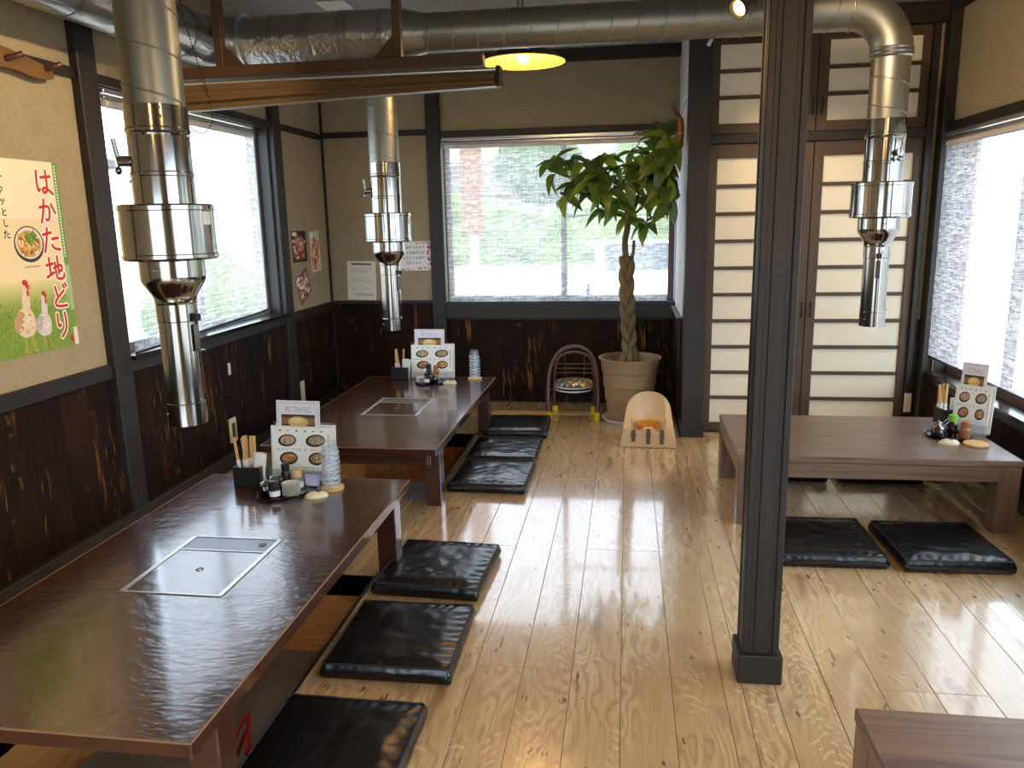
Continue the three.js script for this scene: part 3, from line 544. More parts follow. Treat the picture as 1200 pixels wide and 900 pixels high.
// ducts
const tubeX = (x0, x1, r, y, z, seg = 48) => new THREE.CylinderGeometry(r, r, Math.abs(x1 - x0), seg, 1, true).rotateZ(Math.PI / 2).translate((x0 + x1) / 2, y, z);
function elbow(p0, p1, p2, r, n = 20) { const c = new THREE.QuadraticBezierCurve3(V(...p0), V(...p1), V(...p2)); const arc = []; for (let i = 0; i <= n; i++) { const t = i / n, a = t * Math.PI / 2, A = V(...p0), C = V(...p1), B = V(...p2), e1 = A.clone().sub(C), e2 = B.clone().sub(C); arc.push(C.clone().add(e1.clone().multiplyScalar(1 - Math.sin(a))).add(e2.clone().multiplyScalar(1 - Math.cos(a)))); } return new THREE.TubeGeometry(new THREE.CatmullRomCurve3(arc), n, r, 40, false); }
{
  const DY = 2.442, DZ = -4.18, d = thing('ventilation_duct', 'galvanised round duct running under the ceiling above the walnut and corner tables', 'duct', null), add = (n, g, m) => mesh(n, g, m, d);
  add('elbow', elbow([1.03, DY, DZ], [1.232, DY, DZ], [1.232, 2.24, DZ], 0.094, 24), M.spiral);
  add('clamp', turned([[0.094, 2.262], [0.099, 2.258], [0.096, 2.249], [0.099, 2.24], [0.096, 2.231], [0.099, 2.222], [0.09, 2.215]], 48).translate(1.232, 0, DZ), M.zinc);
  add('straight_pipe', tubeX(-1.02, 1.03, 0.094, DY, DZ), M.spiral);
  add('spiral_seam', helix(0.0945, 0, 2.05, 0.13, 0.0042).rotateZ(-Math.PI / 2).translate(-1.02, DY, DZ), M.spiral);
  add('elbow_ring', new THREE.TorusGeometry(0.096, 0.005, 8, 48).rotateY(Math.PI / 2).translate(1.03, DY, DZ), M.zinc);
  add('reducer', new THREE.CylinderGeometry(0.125, 0.094, 0.14, 48, 1, true).rotateZ(Math.PI / 2).translate(-1.09, DY, DZ), M.zinc);
  add('flange', turned([[0.1, 0], [0.142, 0], [0.142, 0.012], [0.1, 0.012]], 48).rotateZ(Math.PI / 2).translate(-1.16, DY, DZ), M.zinc);
  add('foil_pipe', tubeX(-2.0, -1.16, 0.127, DY - 0.002, DZ), M.foil);
  for (const x of [-1.24, -1.42, -1.45, -1.62, -1.65, -1.82]) add('foil_band', tubeX(x - 0.012, x + 0.012, 0.1295, DY - 0.002, DZ), M.zinc);
  add('corner_elbow', elbow([-2.0, DY, DZ], [-2.2, DY, DZ], [-2.2, DY, DZ + 0.2], 0.125, 20), M.zinc);
  add('corner_flange', turned([[0.12, 0], [0.145, 0], [0.145, 0.012], [0.12, 0.012]], 48).rotateZ(Math.PI / 2).translate(-1.98, DY, DZ), M.alu);
  add('branch_elbow', elbow([-1.432, 2.43 - 0.09, -4.68], [-1.432, DY, -4.68], [-1.432, DY, -4.50], 0.088, 16), M.spiral);
  add('branch_pipe', new THREE.CylinderGeometry(0.088, 0.088, 0.26, 32, 1, true).rotateX(Math.PI / 2).translate(-1.432, DY, -4.38), M.spiral);
  for (const x of [-0.55, 0.7]) add('hanger_rod', rod([x, DY + 0.09, DZ], [x, CEIL, DZ], 0.005, 6), M.zinc);
  const e = thing('ventilation_duct', 'wide galvanised duct running under the ceiling along the poster wall', 'duct', null), add2 = (n, g, m) => mesh(n, g, m, e);
  add2('straight_pipe', new THREE.CylinderGeometry(0.125, 0.125, 5.2, 48, 1, true).rotateX(Math.PI / 2).translate(-2.2, DY, -1.38), M.foil);
  for (const z of [-3.85, -3.35, -3.05, -2.2, -1.2]) add2('joint_band', new THREE.CylinderGeometry(0.128, 0.128, 0.05, 48, 1, true).rotateX(Math.PI / 2).translate(-2.2, DY, z), M.zinc);
  add2('branch_pipe', tubeX(-2.12, -1.53, 0.088, DY + 0.06, -2.35), M.spiral); add2('branch_elbow', elbow([-1.53, DY + 0.06, -2.35], [-1.437, DY + 0.06, -2.35], [-1.437, 2.41, -2.35], 0.088, 16), M.spiral);
  for (const z of [-3.3, -1.5]) add2('hanger_rod', rod([-2.2, DY + 0.12, z], [-2.2, CEIL, z], 0.005, 6), M.zinc);
}

// ---------------------------------------------------------------- hanging timber frame with rolled-up screen
{
  const z = -3.5, f = thing('timber_gantry', 'brown timber gantry hung from the ceiling between the two long tables', 'gantry', null), add = (n, g, m) => mesh(n, g, m, f);
  const x0 = -2.12, x1 = -0.61, yb = 2.145, yt = 2.195;
  add('beam', span(x0, x1, yb, yt, z - 0.03, z + 0.03, 0.003, 'x'), M.beam);
  for (const [x, s] of [[-1.80, 1], [-0.985, -1]]) {
    add('post', span(x - 0.018, x + 0.018, yt, CEIL, z - 0.02, z + 0.02, 0.002), M.beam);
    const a = V(x + s * 0.012, yt + 0.085, z), b = V(x + s * 0.11, yt, z), L = a.distanceTo(b) + 0.02;
    add('brace', new THREE.ExtrudeGeometry(new THREE.Shape([new THREE.Vector2(x, yt), new THREE.Vector2(x + s * 0.11, yt), new THREE.Vector2(x, yt + 0.11)]), { depth: 0.03, bevelEnabled: false }).translate(0, 0, z - 0.015), M.beam);
  }
  const s = thing('roll_screen', 'rolled-up brown fabric screen with silver bars under the timber gantry', 'screen', null), sd = (n, g, m) => mesh(n, g, m, s);
  sd('head_rail', rod([-2.06, 2.128, z + 0.012], [-0.55, 2.128, z + 0.012], 0.009, 10), M.alu);
  sd('fabric_roll', rod([-2.05, 2.10, z], [-0.56, 2.098, z], 0.026, 20), M.screenBrown);
  const sh = new THREE.Shape([new THREE.Vector2(-2.05, 2.09), new THREE.Vector2(-0.56, 2.09), new THREE.Vector2(-0.56, 2.062), new THREE.Vector2(-2.05, 2.012)]);
  sd('fabric', new THREE.ExtrudeGeometry(sh, { depth: 0.004, bevelEnabled: false }).translate(0, 0, z + 0.027), M.screenBrown);
  sd('fold', tube([[-2.05, 2.048, z + 0.033], [-1.3, 2.068, z + 0.033], [-0.56, 2.076, z + 0.033]], 0.010, 20, 8), M.screenBrown);
  sd('bottom_bar', rod([-2.06, 2.008, z + 0.022], [-0.55, 2.058, z + 0.022], 0.007, 10), M.alu);
  sd('end_bracket', box(0.022, 0.085, 0.07, 0.004).translate(-0.545, 2.098, z + 0.005), M.blackMetal);
  const beads = []; const cp = new THREE.CatmullRomCurve3([V(-1.98, 2.62, z + 0.03), V(-1.93, 2.35, z + 0.03), V(-1.86, 2.06, z + 0.03), V(-1.855, 1.96, z + 0.03), V(-1.90, 1.915, z + 0.03), V(-1.96, 1.94, z + 0.03), V(-1.99, 2.05, z + 0.03), V(-2.03, 2.5, z + 0.03)]);
  for (let i = 0; i < 110; i++) { const p = cp.getPointAt(i / 109); beads.push(new THREE.SphereGeometry(0.0042, 6, 4).translate(p.x, p.y, p.z)); }
  const ch = sd('pull_chain', mergeGeometries(beads), M.blackMetal); ch.userData.label = 'beaded pull chain';
}

// ---------------------------------------------------------------- lamps
function pendant(label, x, y, z, r, power) {                                   // y: rim height
  const l = thing('pendant_lamp', label, 'lamp', 'pendant lamps', x, y, z), k = r / 0.21;
  mesh('shade', mergeGeometries([lathe([[r + 0.001, 0], [r * 0.82, 0.032 * k], [r * 0.45, 0.068 * k], [0.045, 0.088 * k], [0.04, 0.13 * k], [0.0, 0.132 * k]], 48)]), M.shadeOut, l);
  mesh('shade_lining', lathe([[r, 0.0005], [r * 0.8, 0.029 * k], [r * 0.44, 0.064 * k], [0.03, 0.082 * k]], 48), M.shadeIn, l);
  mesh('rim', new THREE.TorusGeometry(r, 0.003, 6, 48).rotateX(Math.PI / 2), M.shadeIn, l);
  mesh('socket', new THREE.CylinderGeometry(0.024, 0.027, 0.05, 20).translate(0, 0.06 * k, 0), M.white, l);
  mesh('light_bulb', lathe([[0.0, -0.034], [0.014, -0.032], [0.028, -0.02], [0.034, -0.002], [0.03, 0.018], [0.02, 0.036], [0.018, 0.045]], 24).translate(0, 0.02, 0), M.bulb, l);
  mesh('cord', rod([0, 0.13 * k, 0], [0, CEIL - y, 0], 0.004, 6), M.blackMetal, l);
  const p = new THREE.PointLight(0xffcb88, power); p.position.set(0, 0.012, 0); p.castShadow = true; p.shadow.radius = 1.6; p.name = 'pendant_glow'; l.add(p);
}
pendant('lit pendant lamp with shallow shade behind the duct', -0.57, 2.345, -4.52, 0.228, 1.0);
pendant('lit pendant lamp over the open floor behind the viewer', 0.75, 2.3, -0.4, 0.215, 2);
pendant('lit pendant lamp near the wall behind the viewer', -0.7, 2.3, 1.2, 0.215, 2);
function spot(label, x, y, z, tx, ty, tz, power) {
  const s = thing('spot_lamp', label, 'lamp', 'ceiling spot lamps', x, y, z), dir = V(tx - x, ty - y, tz - z).normalize(), q = new THREE.Quaternion().setFromUnitVectors(V(0, -1, 0), dir);
  const head = (g) => g.applyQuaternion(q);
  mesh('housing', head(turned([[0.0, 0.075], [0.026, 0.07], [0.034, 0.02], [0.042, -0.03], [0.039, -0.03], [0.032, 0.01]], 24)), M.shadeOut, s);
  mesh('light_lens', head(new THREE.CylinderGeometry(0.033, 0.033, 0.004, 24).translate(0, -0.012, 0)), std({ color: 0xffe0a0, emissive: 0xffcf80, emissiveIntensity: 4 }), s);
  mesh('stem', rod([0, 0.05, 0], [0, CEIL - y, 0], 0.007, 8), M.shadeOut, s);
  const l = new THREE.SpotLight(0xffdcae, power, 0, 0.75, 0.6); l.position.copy(dir.clone().multiplyScalar(0.02)); l.target.position.copy(dir); l.castShadow = true; l.shadow.radius = 1.5; l.name = 'spot_glow'; s.add(l); s.add(l.target);
}
spot('small lit ceiling spot lamp tilted over the open floor, beside the column top', 0.475, 2.375, -3.72, -0.9, 1.4, -2.5, 2);
spot('small lit ceiling spot lamp near the column aimed at the low window wall', 0.7, 2.55, -3.1, 2.0, 2.2, -4.3, 4.5);
spot('small lit ceiling spot lamp aimed at the poster wall', -0.85, 2.55, -2.95, -2.45, 1.45, -2.9, 7);
spot('small lit ceiling spot lamp behind the duct aimed at the cupboard doors', 0.95, 2.58, -4.80, 1.1, 1.0, -5.5, 2.6);
{ const v = thing('ceiling_vent', 'small white square vent grille on the ceiling', 'vent', null, -1.71, CEIL, -4.76); mesh('frame', box(0.17, 0.012, 0.17, 0.003).translate(0, -0.006, 0), M.white, v); for (let i = -3; i <= 3; i++) mesh('slat', box(0.13, 0.004, 0.008, 0.001).translate(0, -0.014, i * 0.02), M.white, v); }

// ---------------------------------------------------------------- potted braided tree
{
  const px = 0.03, pz = -5.8, t = thing('potted_tree', 'money tree with braided trunk in taupe ribbed pot on white saucer', 'plant', null, px, 0, pz), add = (n, g, m) => mesh(n, g, m, t);
  add('saucer', turned([[0.0, 0.004], [0.15, 0.004], [0.195, 0.038], [0.205, 0.04], [0.205, 0.034], [0.165, 0.0], [0.0, 0.0]], 48), M.saucer);
  add('pot', turned([[0.0, 0.012], [0.148, 0.012], [0.160, 0.05], [0.174, 0.17], [0.181, 0.175], [0.187, 0.28], [0.194, 0.285], [0.199, 0.385], [0.206, 0.39], [0.216, 0.475], [0.229, 0.478], [0.231, 0.492], [0.222, 0.493], [0.214, 0.47], [0.205, 0.42]], 64), M.pot);
  add('soil', lathe([[0.0, 0.445], [0.1, 0.442], [0.206, 0.43]], 40), M.soil);
  // braided strands
  const K = 3, top = 1.22;
  for (let k = 0; k < K; k++) {
    const pts = []; for (let i = 0; i <= 60; i++) { const u = i / 60, y = lerp(0.42, top, u), a = u * Math.PI * 2 * 2.1 + k * Math.PI * 2 / 3, flare = 0.035 * sstep(0.16, 0, u); pts.push(V((0.034 + flare) * Math.sin(a) - 0.03 * sstep(0.0, 0.8, u), y, 0.02 * Math.sin(2 * a) + flare * Math.cos(a))); }
    add('trunk_strand', new THREE.TubeGeometry(new THREE.CatmullRomCurve3(pts), 90, k === 0 ? 0.027 : 0.0255, 10), M.bark);
  }
  for (const [a, c] of [[-0.06, 0.02], [0.065, 0.03], [0.01, 0.06]]) add('root_flare', tube([[a * 0.35, 0.54, c * 0.3], [a * 0.75, 0.47, c * 0.8], [a * 1.25, 0.425, c]], 0.028, 12, 10), M.bark);
  const fork = V(-0.03, top - 0.01, 0);
  add('main_stem', tube([[-0.03, top - 0.06, 0], [-0.045, 1.32, 0.0], [-0.03, 1.42, 0.0], [-0.02, 1.52, 0.0]], 0.022, 20, 8), M.bark);
  add('cut_stub', tube([[-0.01, top - 0.08, 0.01], [0.015, 1.26, 0.01], [0.02, 1.34, 0.0]], 0.012, 10, 7), M.bark);
  // leaflets
  const leafGeo = (bend) => { const g = new THREE.PlaneGeometry(1, 1, 2, 7), p = g.attributes.position; for (let i = 0; i < p.count; i++) { const sx = p.getX(i) * 2, v = p.getY(i) + 0.5, w = 0.2 * Math.pow(Math.sin(Math.PI * Math.pow(v, 0.72)), 0.85) + 0.004; p.setXYZ(i, sx * w, 0.10 * v * (1 - v) * 2 + Math.abs(sx) * w * 0.35 - bend * v * v, v); } g.computeVertexNormals(); return g; };
  const leaves = [leafGeo(0.08), leafGeo(0.3), leafGeo(0.6)];
  const petG = (a, b) => tube([a, V((a.x + b.x) / 2, (a.y + b.y) / 2 + 0.025, (a.z + b.z) / 2), b], 0.0042, 8, 5);
  const palm = (c, dir, size, n) => {                                                // c: where the leaflets meet; dir: facing of the rosette
    const q = new THREE.Quaternion().setFromUnitVectors(V(0, 1, 0), dir.clone().normalize());
    const spin = rnd() * 6.28;
    for (let i = 0; i < n; i++) {
      const a = spin + (i / n) * Math.PI * 2 * 0.92, L = size * rr(0.78, 1.12), m = mesh('leaf', leaves[Math.floor(rnd() * 3)], leafMats[Math.floor(rnd() * 3)], t);
      for (let tries = 0; tries < 12; tries++) {                                      // leaves stay clear of the wall and the post
        m.position.copy(c); m.quaternion.copy(q).multiply(new THREE.Quaternion().setFromEuler(new THREE.Euler(0, a + tries * 0.5, 0))); m.rotateX(rr(-0.4, 0.7));
        const tip = V(0, -0.3 * L, L).applyQuaternion(m.quaternion).add(c); if (tip.x < 0.325 || tip.z > 0.46) break;
      }
      m.scale.set(L, L, L);
    }
  };
  // branches fan out from the stem top; rosettes in the crown outline of the photograph
  const spots = [[-0.53, 1.82, 0.05], [-0.56, 1.90, 0.0], [-0.47, 1.66, 0.1], [-0.44, 1.92, -0.1], [-0.40, 1.74, 0.12], [-0.33, 1.88, 0.08], [-0.30, 1.66, 0.05], [-0.24, 1.80, 0.18], [-0.20, 1.93, -0.05], [-0.16, 1.68, 0.2], [-0.10, 1.84, 0.1], [-0.08, 1.60, 0.14], [-0.02, 1.73, 0.22], [0.0, 1.95, 0.0], [0.05, 1.62, 0.12], [0.06, 1.86, 0.14], [0.12, 2.05, 0.02], [0.13, 1.76, 0.18], [0.18, 1.93, 0.08], [0.22, 1.84, 0.2], [0.24, 1.70, 0.22], [0.26, 2.02, 0.12], [0.28, 1.90, 0.25], [0.27, 1.60, 0.28], [-0.18, 1.56, -0.06], [0.10, 1.46, 0.1], [-0.03, 1.50, 0.1], [-0.36, 1.80, -0.12], [0.02, 1.80, -0.12], [0.2, 1.66, -0.06], [-0.27, 1.74, 0.2], [0.28, 1.76, 0.1], [-0.12, 1.76, 0.02], [0.12, 1.90, 0.2]];
  const hubs = [V(-0.28, 1.66, 0.0), V(-0.08, 1.70, 0.06), V(0.06, 1.72, 0.0), V(0.18, 1.72, 0.1)], stemTop = V(-0.02, 1.5, 0);
  for (const h of hubs) add('branch', tube([stemTop, V((stemTop.x + h.x) / 2, (stemTop.y + h.y) / 2 - 0.03, h.z / 2), h], 0.010, 12, 6), M.bark);
  for (let [x, y, z] of spots) { if (x > 0.15) { z += 0.16; x -= 0.02; }
    const c = V(x, y, z), h = hubs.reduce((a, b) => (a.distanceTo(c) < b.distanceTo(c) ? a : b));
    add('leaf_stalk', petG(h, c), M.bark);
    palm(c, V(c.x * 0.7 + rr(-0.3, 0.3), 1.0, c.z * 1.5 + rr(0.1, 0.7)), rr(0.145, 0.205), 6 + (rnd() > 0.5 ? 1 : 0));
  }
}

// ---------------------------------------------------------------- child chair with round printed seat
{
  const t = thing('child_chair', 'small brown tube child chair with round patterned seat and yellow feet', 'chair', null, -0.395, 0, -5.9, 0), add = (n, g, m) => mesh(n, g, m, t);
  add('outer_arch', tube([[-0.185, 0.03, 0.10], [-0.19, 0.16, 0.085], [-0.188, 0.30, 0.045], [-0.165, 0.42, -0.005], [-0.10, 0.51, -0.05], [0, 0.54, -0.065], [0.10, 0.51, -0.05], [0.165, 0.42, -0.005], [0.188, 0.30, 0.045], [0.19, 0.16, 0.085], [0.185, 0.03, 0.10]], 0.0155, 80, 10), M.chairTube);
  add('inner_arch', tube([[-0.155, 0.03, -0.10], [-0.157, 0.2, -0.105], [-0.15, 0.36, -0.11], [-0.11, 0.455, -0.112], [0, 0.488, -0.115], [0.11, 0.455, -0.112], [0.15, 0.36, -0.11], [0.157, 0.2, -0.105], [0.155, 0.03, -0.10]], 0.011, 70, 9), M.chairTube);
  for (const y of [0.395, 0.36, 0.325]) add('back_rung', tube([[-0.148, y, -0.11], [0, y, -0.118], [0.148, y, -0.11]], 0.005, 12, 7), M.chairTube);
  for (const x of [-0.075, 0.075]) add('back_post', rod([x, 0.3, -0.115], [x, 0.47, -0.113], 0.005, 7), M.chairTube);
  const dots = canvasTex(256, 256, (g) => { g.fillStyle = '#4a382a'; g.fillRect(0, 0, 256, 256); const col = ['#d7b93a', '#c9602c', '#7c9a38', '#e3d9c0', '#b8862c', '#9aa0b0']; for (let i = 0; i < 120; i++) { g.fillStyle = col[Math.floor(rnd() * 6)]; g.beginPath(); g.ellipse(rnd() * 256, rnd() * 256, rr(7, 15), rr(6, 11), rnd() * 3, 0, 7); g.fill(); } });
  const top = new THREE.CircleGeometry(0.125, 40).rotateX(-Math.PI / 2).translate(0, 0.236, 0.0);
  const dome = lathe([[0.15, 0.262], [0.148, 0.276], [0.135, 0.287], [0.08, 0.294], [0.0, 0.297]], 40); { const p = dome.attributes.position, uv = dome.attributes.uv; for (let i = 0; i < p.count; i++) uv.setXY(i, p.getX(i) / 0.31 + 0.5, p.getZ(i) / 0.31 + 0.5); }
  add('seat_top', dome, std({ map: dots, roughness: 0.5 })).userData.label = 'brown seat printed with coloured dots';
  for (const y of [0.252, 0.226]) add('seat_ring', new THREE.TorusGeometry(0.143, 0.005, 8, 40).rotateX(Math.PI / 2).translate(0, y, 0), M.saucer);
  add('seat_base', turned([[0.0, 0.21], [0.134, 0.21], [0.138, 0.26], [0.0, 0.26]], 40), M.blackPlastic);
  add('side_stay', rod([-0.188, 0.23, 0.066], [-0.12, 0.23, 0.05], 0.006, 7), M.chairTube); add('side_stay', rod([0.188, 0.23, 0.066], [0.12, 0.23, 0.05], 0.006, 7), M.chairTube);
  for (const [x, z] of [[-0.185, 0.10], [0.185, 0.10], [-0.15, -0.10], [0.15, -0.10]]) add('foot_cap', turned([[0.0, 0.0], [0.025, 0.001], [0.025, 0.026], [0.02, 0.03], [0.023, 0.034], [0.023, 0.06], [0.0155, 0.065]], 16).translate(x, 0, z), M.yellow);
}
// ---------------------------------------------------------------- baby floor seat
{
  const t = thing('baby_seat', 'cream moulded plastic baby floor seat with brown safety straps', 'baby seat', null, 0.155, 0, -5.22, -0.02), add = (n, g, m) => mesh(n, g, m, t);
  const ev = new Evaluator(); ev.useGroups = false;
  const sh = new THREE.Shape(); sh.moveTo(-0.172, 0.012); sh.lineTo(0.172, 0.012); sh.bezierCurveTo(0.172, 0.06, 0.150, 0.12, 0.142, 0.19); sh.bezierCurveTo(0.135, 0.27, 0.085, 0.318, 0, 0.318); sh.bezierCurveTo(-0.085, 0.318, -0.135, 0.27, -0.142, 0.19); sh.bezierCurveTo(-0.150, 0.12, -0.172, 0.06, -0.172, 0.012);
  const outer = new THREE.ExtrudeGeometry(sh, { depth: 0.25, bevelEnabled: true, bevelThickness: 0.012, bevelSize: 0.012, bevelSegments: 4, curveSegments: 24 }).translate(0, 0, -0.13);
  let b = new Brush(outer); b.updateMatrixWorld();
  const cut = (g) => { const c = new Brush(g); c.updateMatrixWorld(); b = ev.evaluate(b, c, SUBTRACTION); b.updateMatrixWorld(); };
  // slanting front cut, then the scooped seat
  const wedge = new THREE.Shape(); wedge.moveTo(0.4, 0.115); wedge.lineTo(0.06, 0.135); wedge.bezierCurveTo(0.0, 0.15, -0.06, 0.24, -0.105, 0.4); wedge.lineTo(0.4, 0.4); wedge.closePath();
  cut(new THREE.ExtrudeGeometry(wedge, { depth: 0.6, bevelEnabled: false, curveSegments: 24 }).rotateY(-Math.PI / 2).translate(0.3, 0, 0));
  cut(new THREE.SphereGeometry(1, 40, 28).scale(0.125, 0.20, 0.115).translate(0, 0.275, 0.0));
  cut(new THREE.CylinderGeometry(0.042, 0.05, 0.2, 24).rotateX(Math.PI / 2).translate(-0.07, 0.155, 0.1)); cut(new THREE.CylinderGeometry(0.042, 0.05, 0.2, 24).rotateX(Math.PI / 2).translate(0.07, 0.155, 0.1));
  const g = b.geometry.clone(); for (const k of Object.keys(g.attributes)) if (!['position', 'normal', 'uv'].includes(k)) g.deleteAttribute(k);
  add('shell', g, M.cream);
  add('seat_pad', new THREE.SphereGeometry(1, 40, 20, 0, Math.PI * 2, Math.PI * 0.74, Math.PI * 0.26).scale(0.1245, 0.198, 0.1145).translate(0, 0.275, 0.0), M.creamInside);
  for (const [x, l] of [[-0.098, 0.075], [0.088, 0.09], [0.0, 0.10]]) {
    const s = new THREE.Group(); s.name = 'strap'; t.add(s);
    const yTop = x === 0 ? 0.128 : 0.118;
    mesh('band', mergeGeometries([box(0.026, l, 0.004, 0.001).translate(x, yTop - l / 2, 0.136), box(0.026, 0.004, 0.035, 0.001).translate(x, yTop + 0.001, 0.12)]), M.strap, s);
    mesh('buckle', box(0.034, 0.026, 0.01, 0.003).translate(x, yTop - l * 0.35, 0.14), M.strap, s);
  }
}

// ---------------------------------------------------------------- things on the tables
const plate = (w, h, tex, rough = 0.5) => new THREE.PlaneGeometry(w, h);
const dishes = (g, W, H) => {
  const bowl = (x, y, rx, ry, c) => { g.fillStyle = '#1c1512'; g.beginPath(); g.ellipse(x, y, rx, ry, -0.12, 0, 7); g.fill(); g.fillStyle = c[0]; g.beginPath(); g.ellipse(x + rx * 0.06, y - ry * 0.06, rx * 0.82, ry * 0.74, -0.12, 0, 7); g.fill(); for (let i = 0; i < 26; i++) { g.fillStyle = c[1 + (i % (c.length - 1))]; g.beginPath(); g.ellipse(x + rr(-0.55, 0.6) * rx, y + rr(-0.5, 0.4) * ry, rr(3, 9), rr(2, 6), rnd() * 3, 0, 7); g.fill(); } };
  g.fillStyle = '#e4e6dc'; g.fillRect(0, 0, W, H); g.fillStyle = '#f2f2ea'; g.fillRect(8, 8, W - 16, H - 16);
  g.fillStyle = '#55584e'; for (let i = 0; i < 6; i++) { g.fillRect(60 + i * 62, 26, rr(10, 20), 9); } for (const y of [150, 158, 268, 276, 306, 316, 326]) for (let x = 40; x < W - 50; x += rr(10, 26)) if (rnd() > 0.3) g.fillRect(x, y, rr(5, 14), 3);
  for (let y = 50; y < 240; y += 18) g.fillRect(W - 28, y, 8, 9);
  bowl(120, 96, 68, 40, ['#b9a585', '#d9733c', '#cdbb9c', '#8a5a3a']); bowl(330, 92, 72, 40, ['#9c8f78', '#e09a4c', '#6a6a60', '#d8c9a0']); bowl(128, 214, 68, 42, ['#a4744a', '#c98a58', '#b05a30', '#d4b080']); bowl(336, 212, 60, 42, ['#b08a58', '#e8e4d4', '#58703a', '#d2823c']);
};
const menuTex = canvasTex(448, 352, dishes);
const cardTex = canvasTex(320, 400, (g, W, H) => { g.fillStyle = '#e4e2ea'; g.fillRect(0, 0, W, H); g.strokeStyle = '#b89aa6'; g.lineWidth = 3; g.strokeRect(14, 14, W - 28, H - 28); g.fillStyle = '#6a6468'; for (const y of [38, 50, 64]) for (let x = 70; x < 250; x += rr(9, 20)) if (rnd() > 0.25) g.fillRect(x, y, rr(4, 11), 5); g.fillStyle = '#4a3a26'; g.fillRect(36, 84, W - 72, 134); g.fillStyle = '#8a6a3a'; g.fillRect(36, 104, W - 72, 40); g.fillStyle = '#d8b46c'; g.beginPath(); g.ellipse(160, 130, 74, 34, 0, 0, 7); g.fill(); g.fillStyle = '#e8cf94'; g.beginPath(); g.ellipse(150, 120, 48, 16, 0, 0, 7); g.fill(); });
const menuMat = std({ map: menuTex, roughness: 0.4 }), cardMat = std({ map: cardTex, roughness: 0.4 });
const sheet = (w, h, t) => { const g = new THREE.BoxGeometry(w, h, t); return g; };
function menuStand(where, x, z, turn, s = 1) {
  const st = thing('menu_stand', 'clear acrylic menu stand holding menus on the ' + where, 'menu stand', 'menu stands on the tables', x, TH_T, z, turn), w = 0.285 * s;
  const lean = -0.10, up = (g) => g.rotateX(lean);
  mesh('front_lip', up(box(w + 0.012, 0.05, 0.003, 0.001).translate(0, 0.028, 0.022)), M.acrylic, st);
  mesh('back_panel', up(box(w + 0.012, 0.26, 0.003, 0.001).translate(0, 0.135, -0.018)), M.acrylic, st);
  mesh('base', box(w + 0.012, 0.005, 0.09, 0.001).translate(0, 0.0025, 0.01), M.acrylic, st);
  const mk = (name, label, g, mats) => { const m = mesh(name, g, mats); m.position.set(x, TH_T, z); m.rotation.y = turn; tag(m, label, 'menu', name === 'menu_booklet' ? 'menus in the stands' : 'cards in the stands'); return m; };
  mk('menu_booklet', 'menu with four dish photos in the stand on the ' + where, up(sheet(w, 0.243, 0.006).translate(0, 0.129, 0.014)), [M.paper, M.paper, M.paper, M.paper, menuMat, M.paper]);
  mk('menu_booklet', 'plain dark green backed menu behind the dish menu on the ' + where, up(sheet(w * 0.99, 0.25, 0.005).translate(0.012, 0.132, -0.006)), [M.paper, M.paper, std({ color: 0x3c4a3c }), M.paper, M.paper, M.paper]);
  mk('menu_card', 'tall card with a food picture rising from the stand on the ' + where, up(sheet(w * 0.72, 0.30, 0.003).translate(-w * 0.06, 0.215, 0.004)), [M.paper, M.paper, M.paper, M.paper, cardMat, M.paper]);
}
function chopstickBox(where, x, z, turn, n) {
  const b = thing('chopstick_box', 'black open box of chopsticks and napkins on the ' + where, 'box', 'chopstick boxes', x, TH_T, z, turn), w = 0.125, d = 0.10, h = 0.092, k = 0.005;
  mesh('base', box(w, k, d, 0.001).translate(0, k / 2, 0), M.blackPlastic, b);
  for (const s of [-1, 1]) { mesh('side', box(k, h, d, 0.001).translate(s * (w / 2 - k / 2), h / 2, 0), M.blackPlastic, b); mesh('side', box(w - 2 * k, h, k, 0.001).translate(0, h / 2, s * (d / 2 - k / 2)), M.blackPlastic, b); }
  const at = (lx, lz) => V(x + lx * Math.cos(turn) + lz * Math.sin(turn), TH_T, z - lx * Math.sin(turn) + lz * Math.cos(turn));
  for (let i = 0; i < n; i++) {
    const p = at(-0.045 + 0.05 * (i % 4) / 3, -0.03 + 0.03 * Math.floor(i / 4)), c = thing('chopsticks', 'wooden chopsticks standing in the black box on the ' + where, 'chopsticks', 'chopsticks on the ' + where, p.x, TH_T + 0.008, p.z, turn);
    const g1 = box(0.006, 0.21, 0.005, 0.001).translate(-0.0034, 0.105, 0), g2 = box(0.006, 0.21, 0.005, 0.001).translate(0.0034, 0.105, 0);
    mesh('stick', g1, M.bamboo, c); mesh('stick', g2, M.bamboo, c); mesh('sleeve', box(0.016, 0.10, 0.008, 0.001).translate(0, 0.055, 0), M.paper, c);
    c.rotation.z = rr(-0.12, 0.16); c.rotation.x = rr(-0.1, 0.1);
  }
  const q = at(0.033, 0.0), np = thing('napkin_stack', 'white paper napkins tucked in the black box on the ' + where, 'napkins', 'napkins on the tables', q.x, TH_T + 0.008, q.z, turn);
  for (let i = 0; i < 4; i++) mesh('napkin', box(0.052, 0.135 + 0.006 * i, 0.004, 0.001).translate(0.002 * i, 0.068, -0.016 + i * 0.011).rotateZ(-0.05 * i), M.paper, np);
}
const RANK = ['bottom', 'second from bottom', 'third from bottom', 'fourth from bottom', 'fifth from bottom', 'sixth from bottom', 'seventh from bottom', 'topmost'];
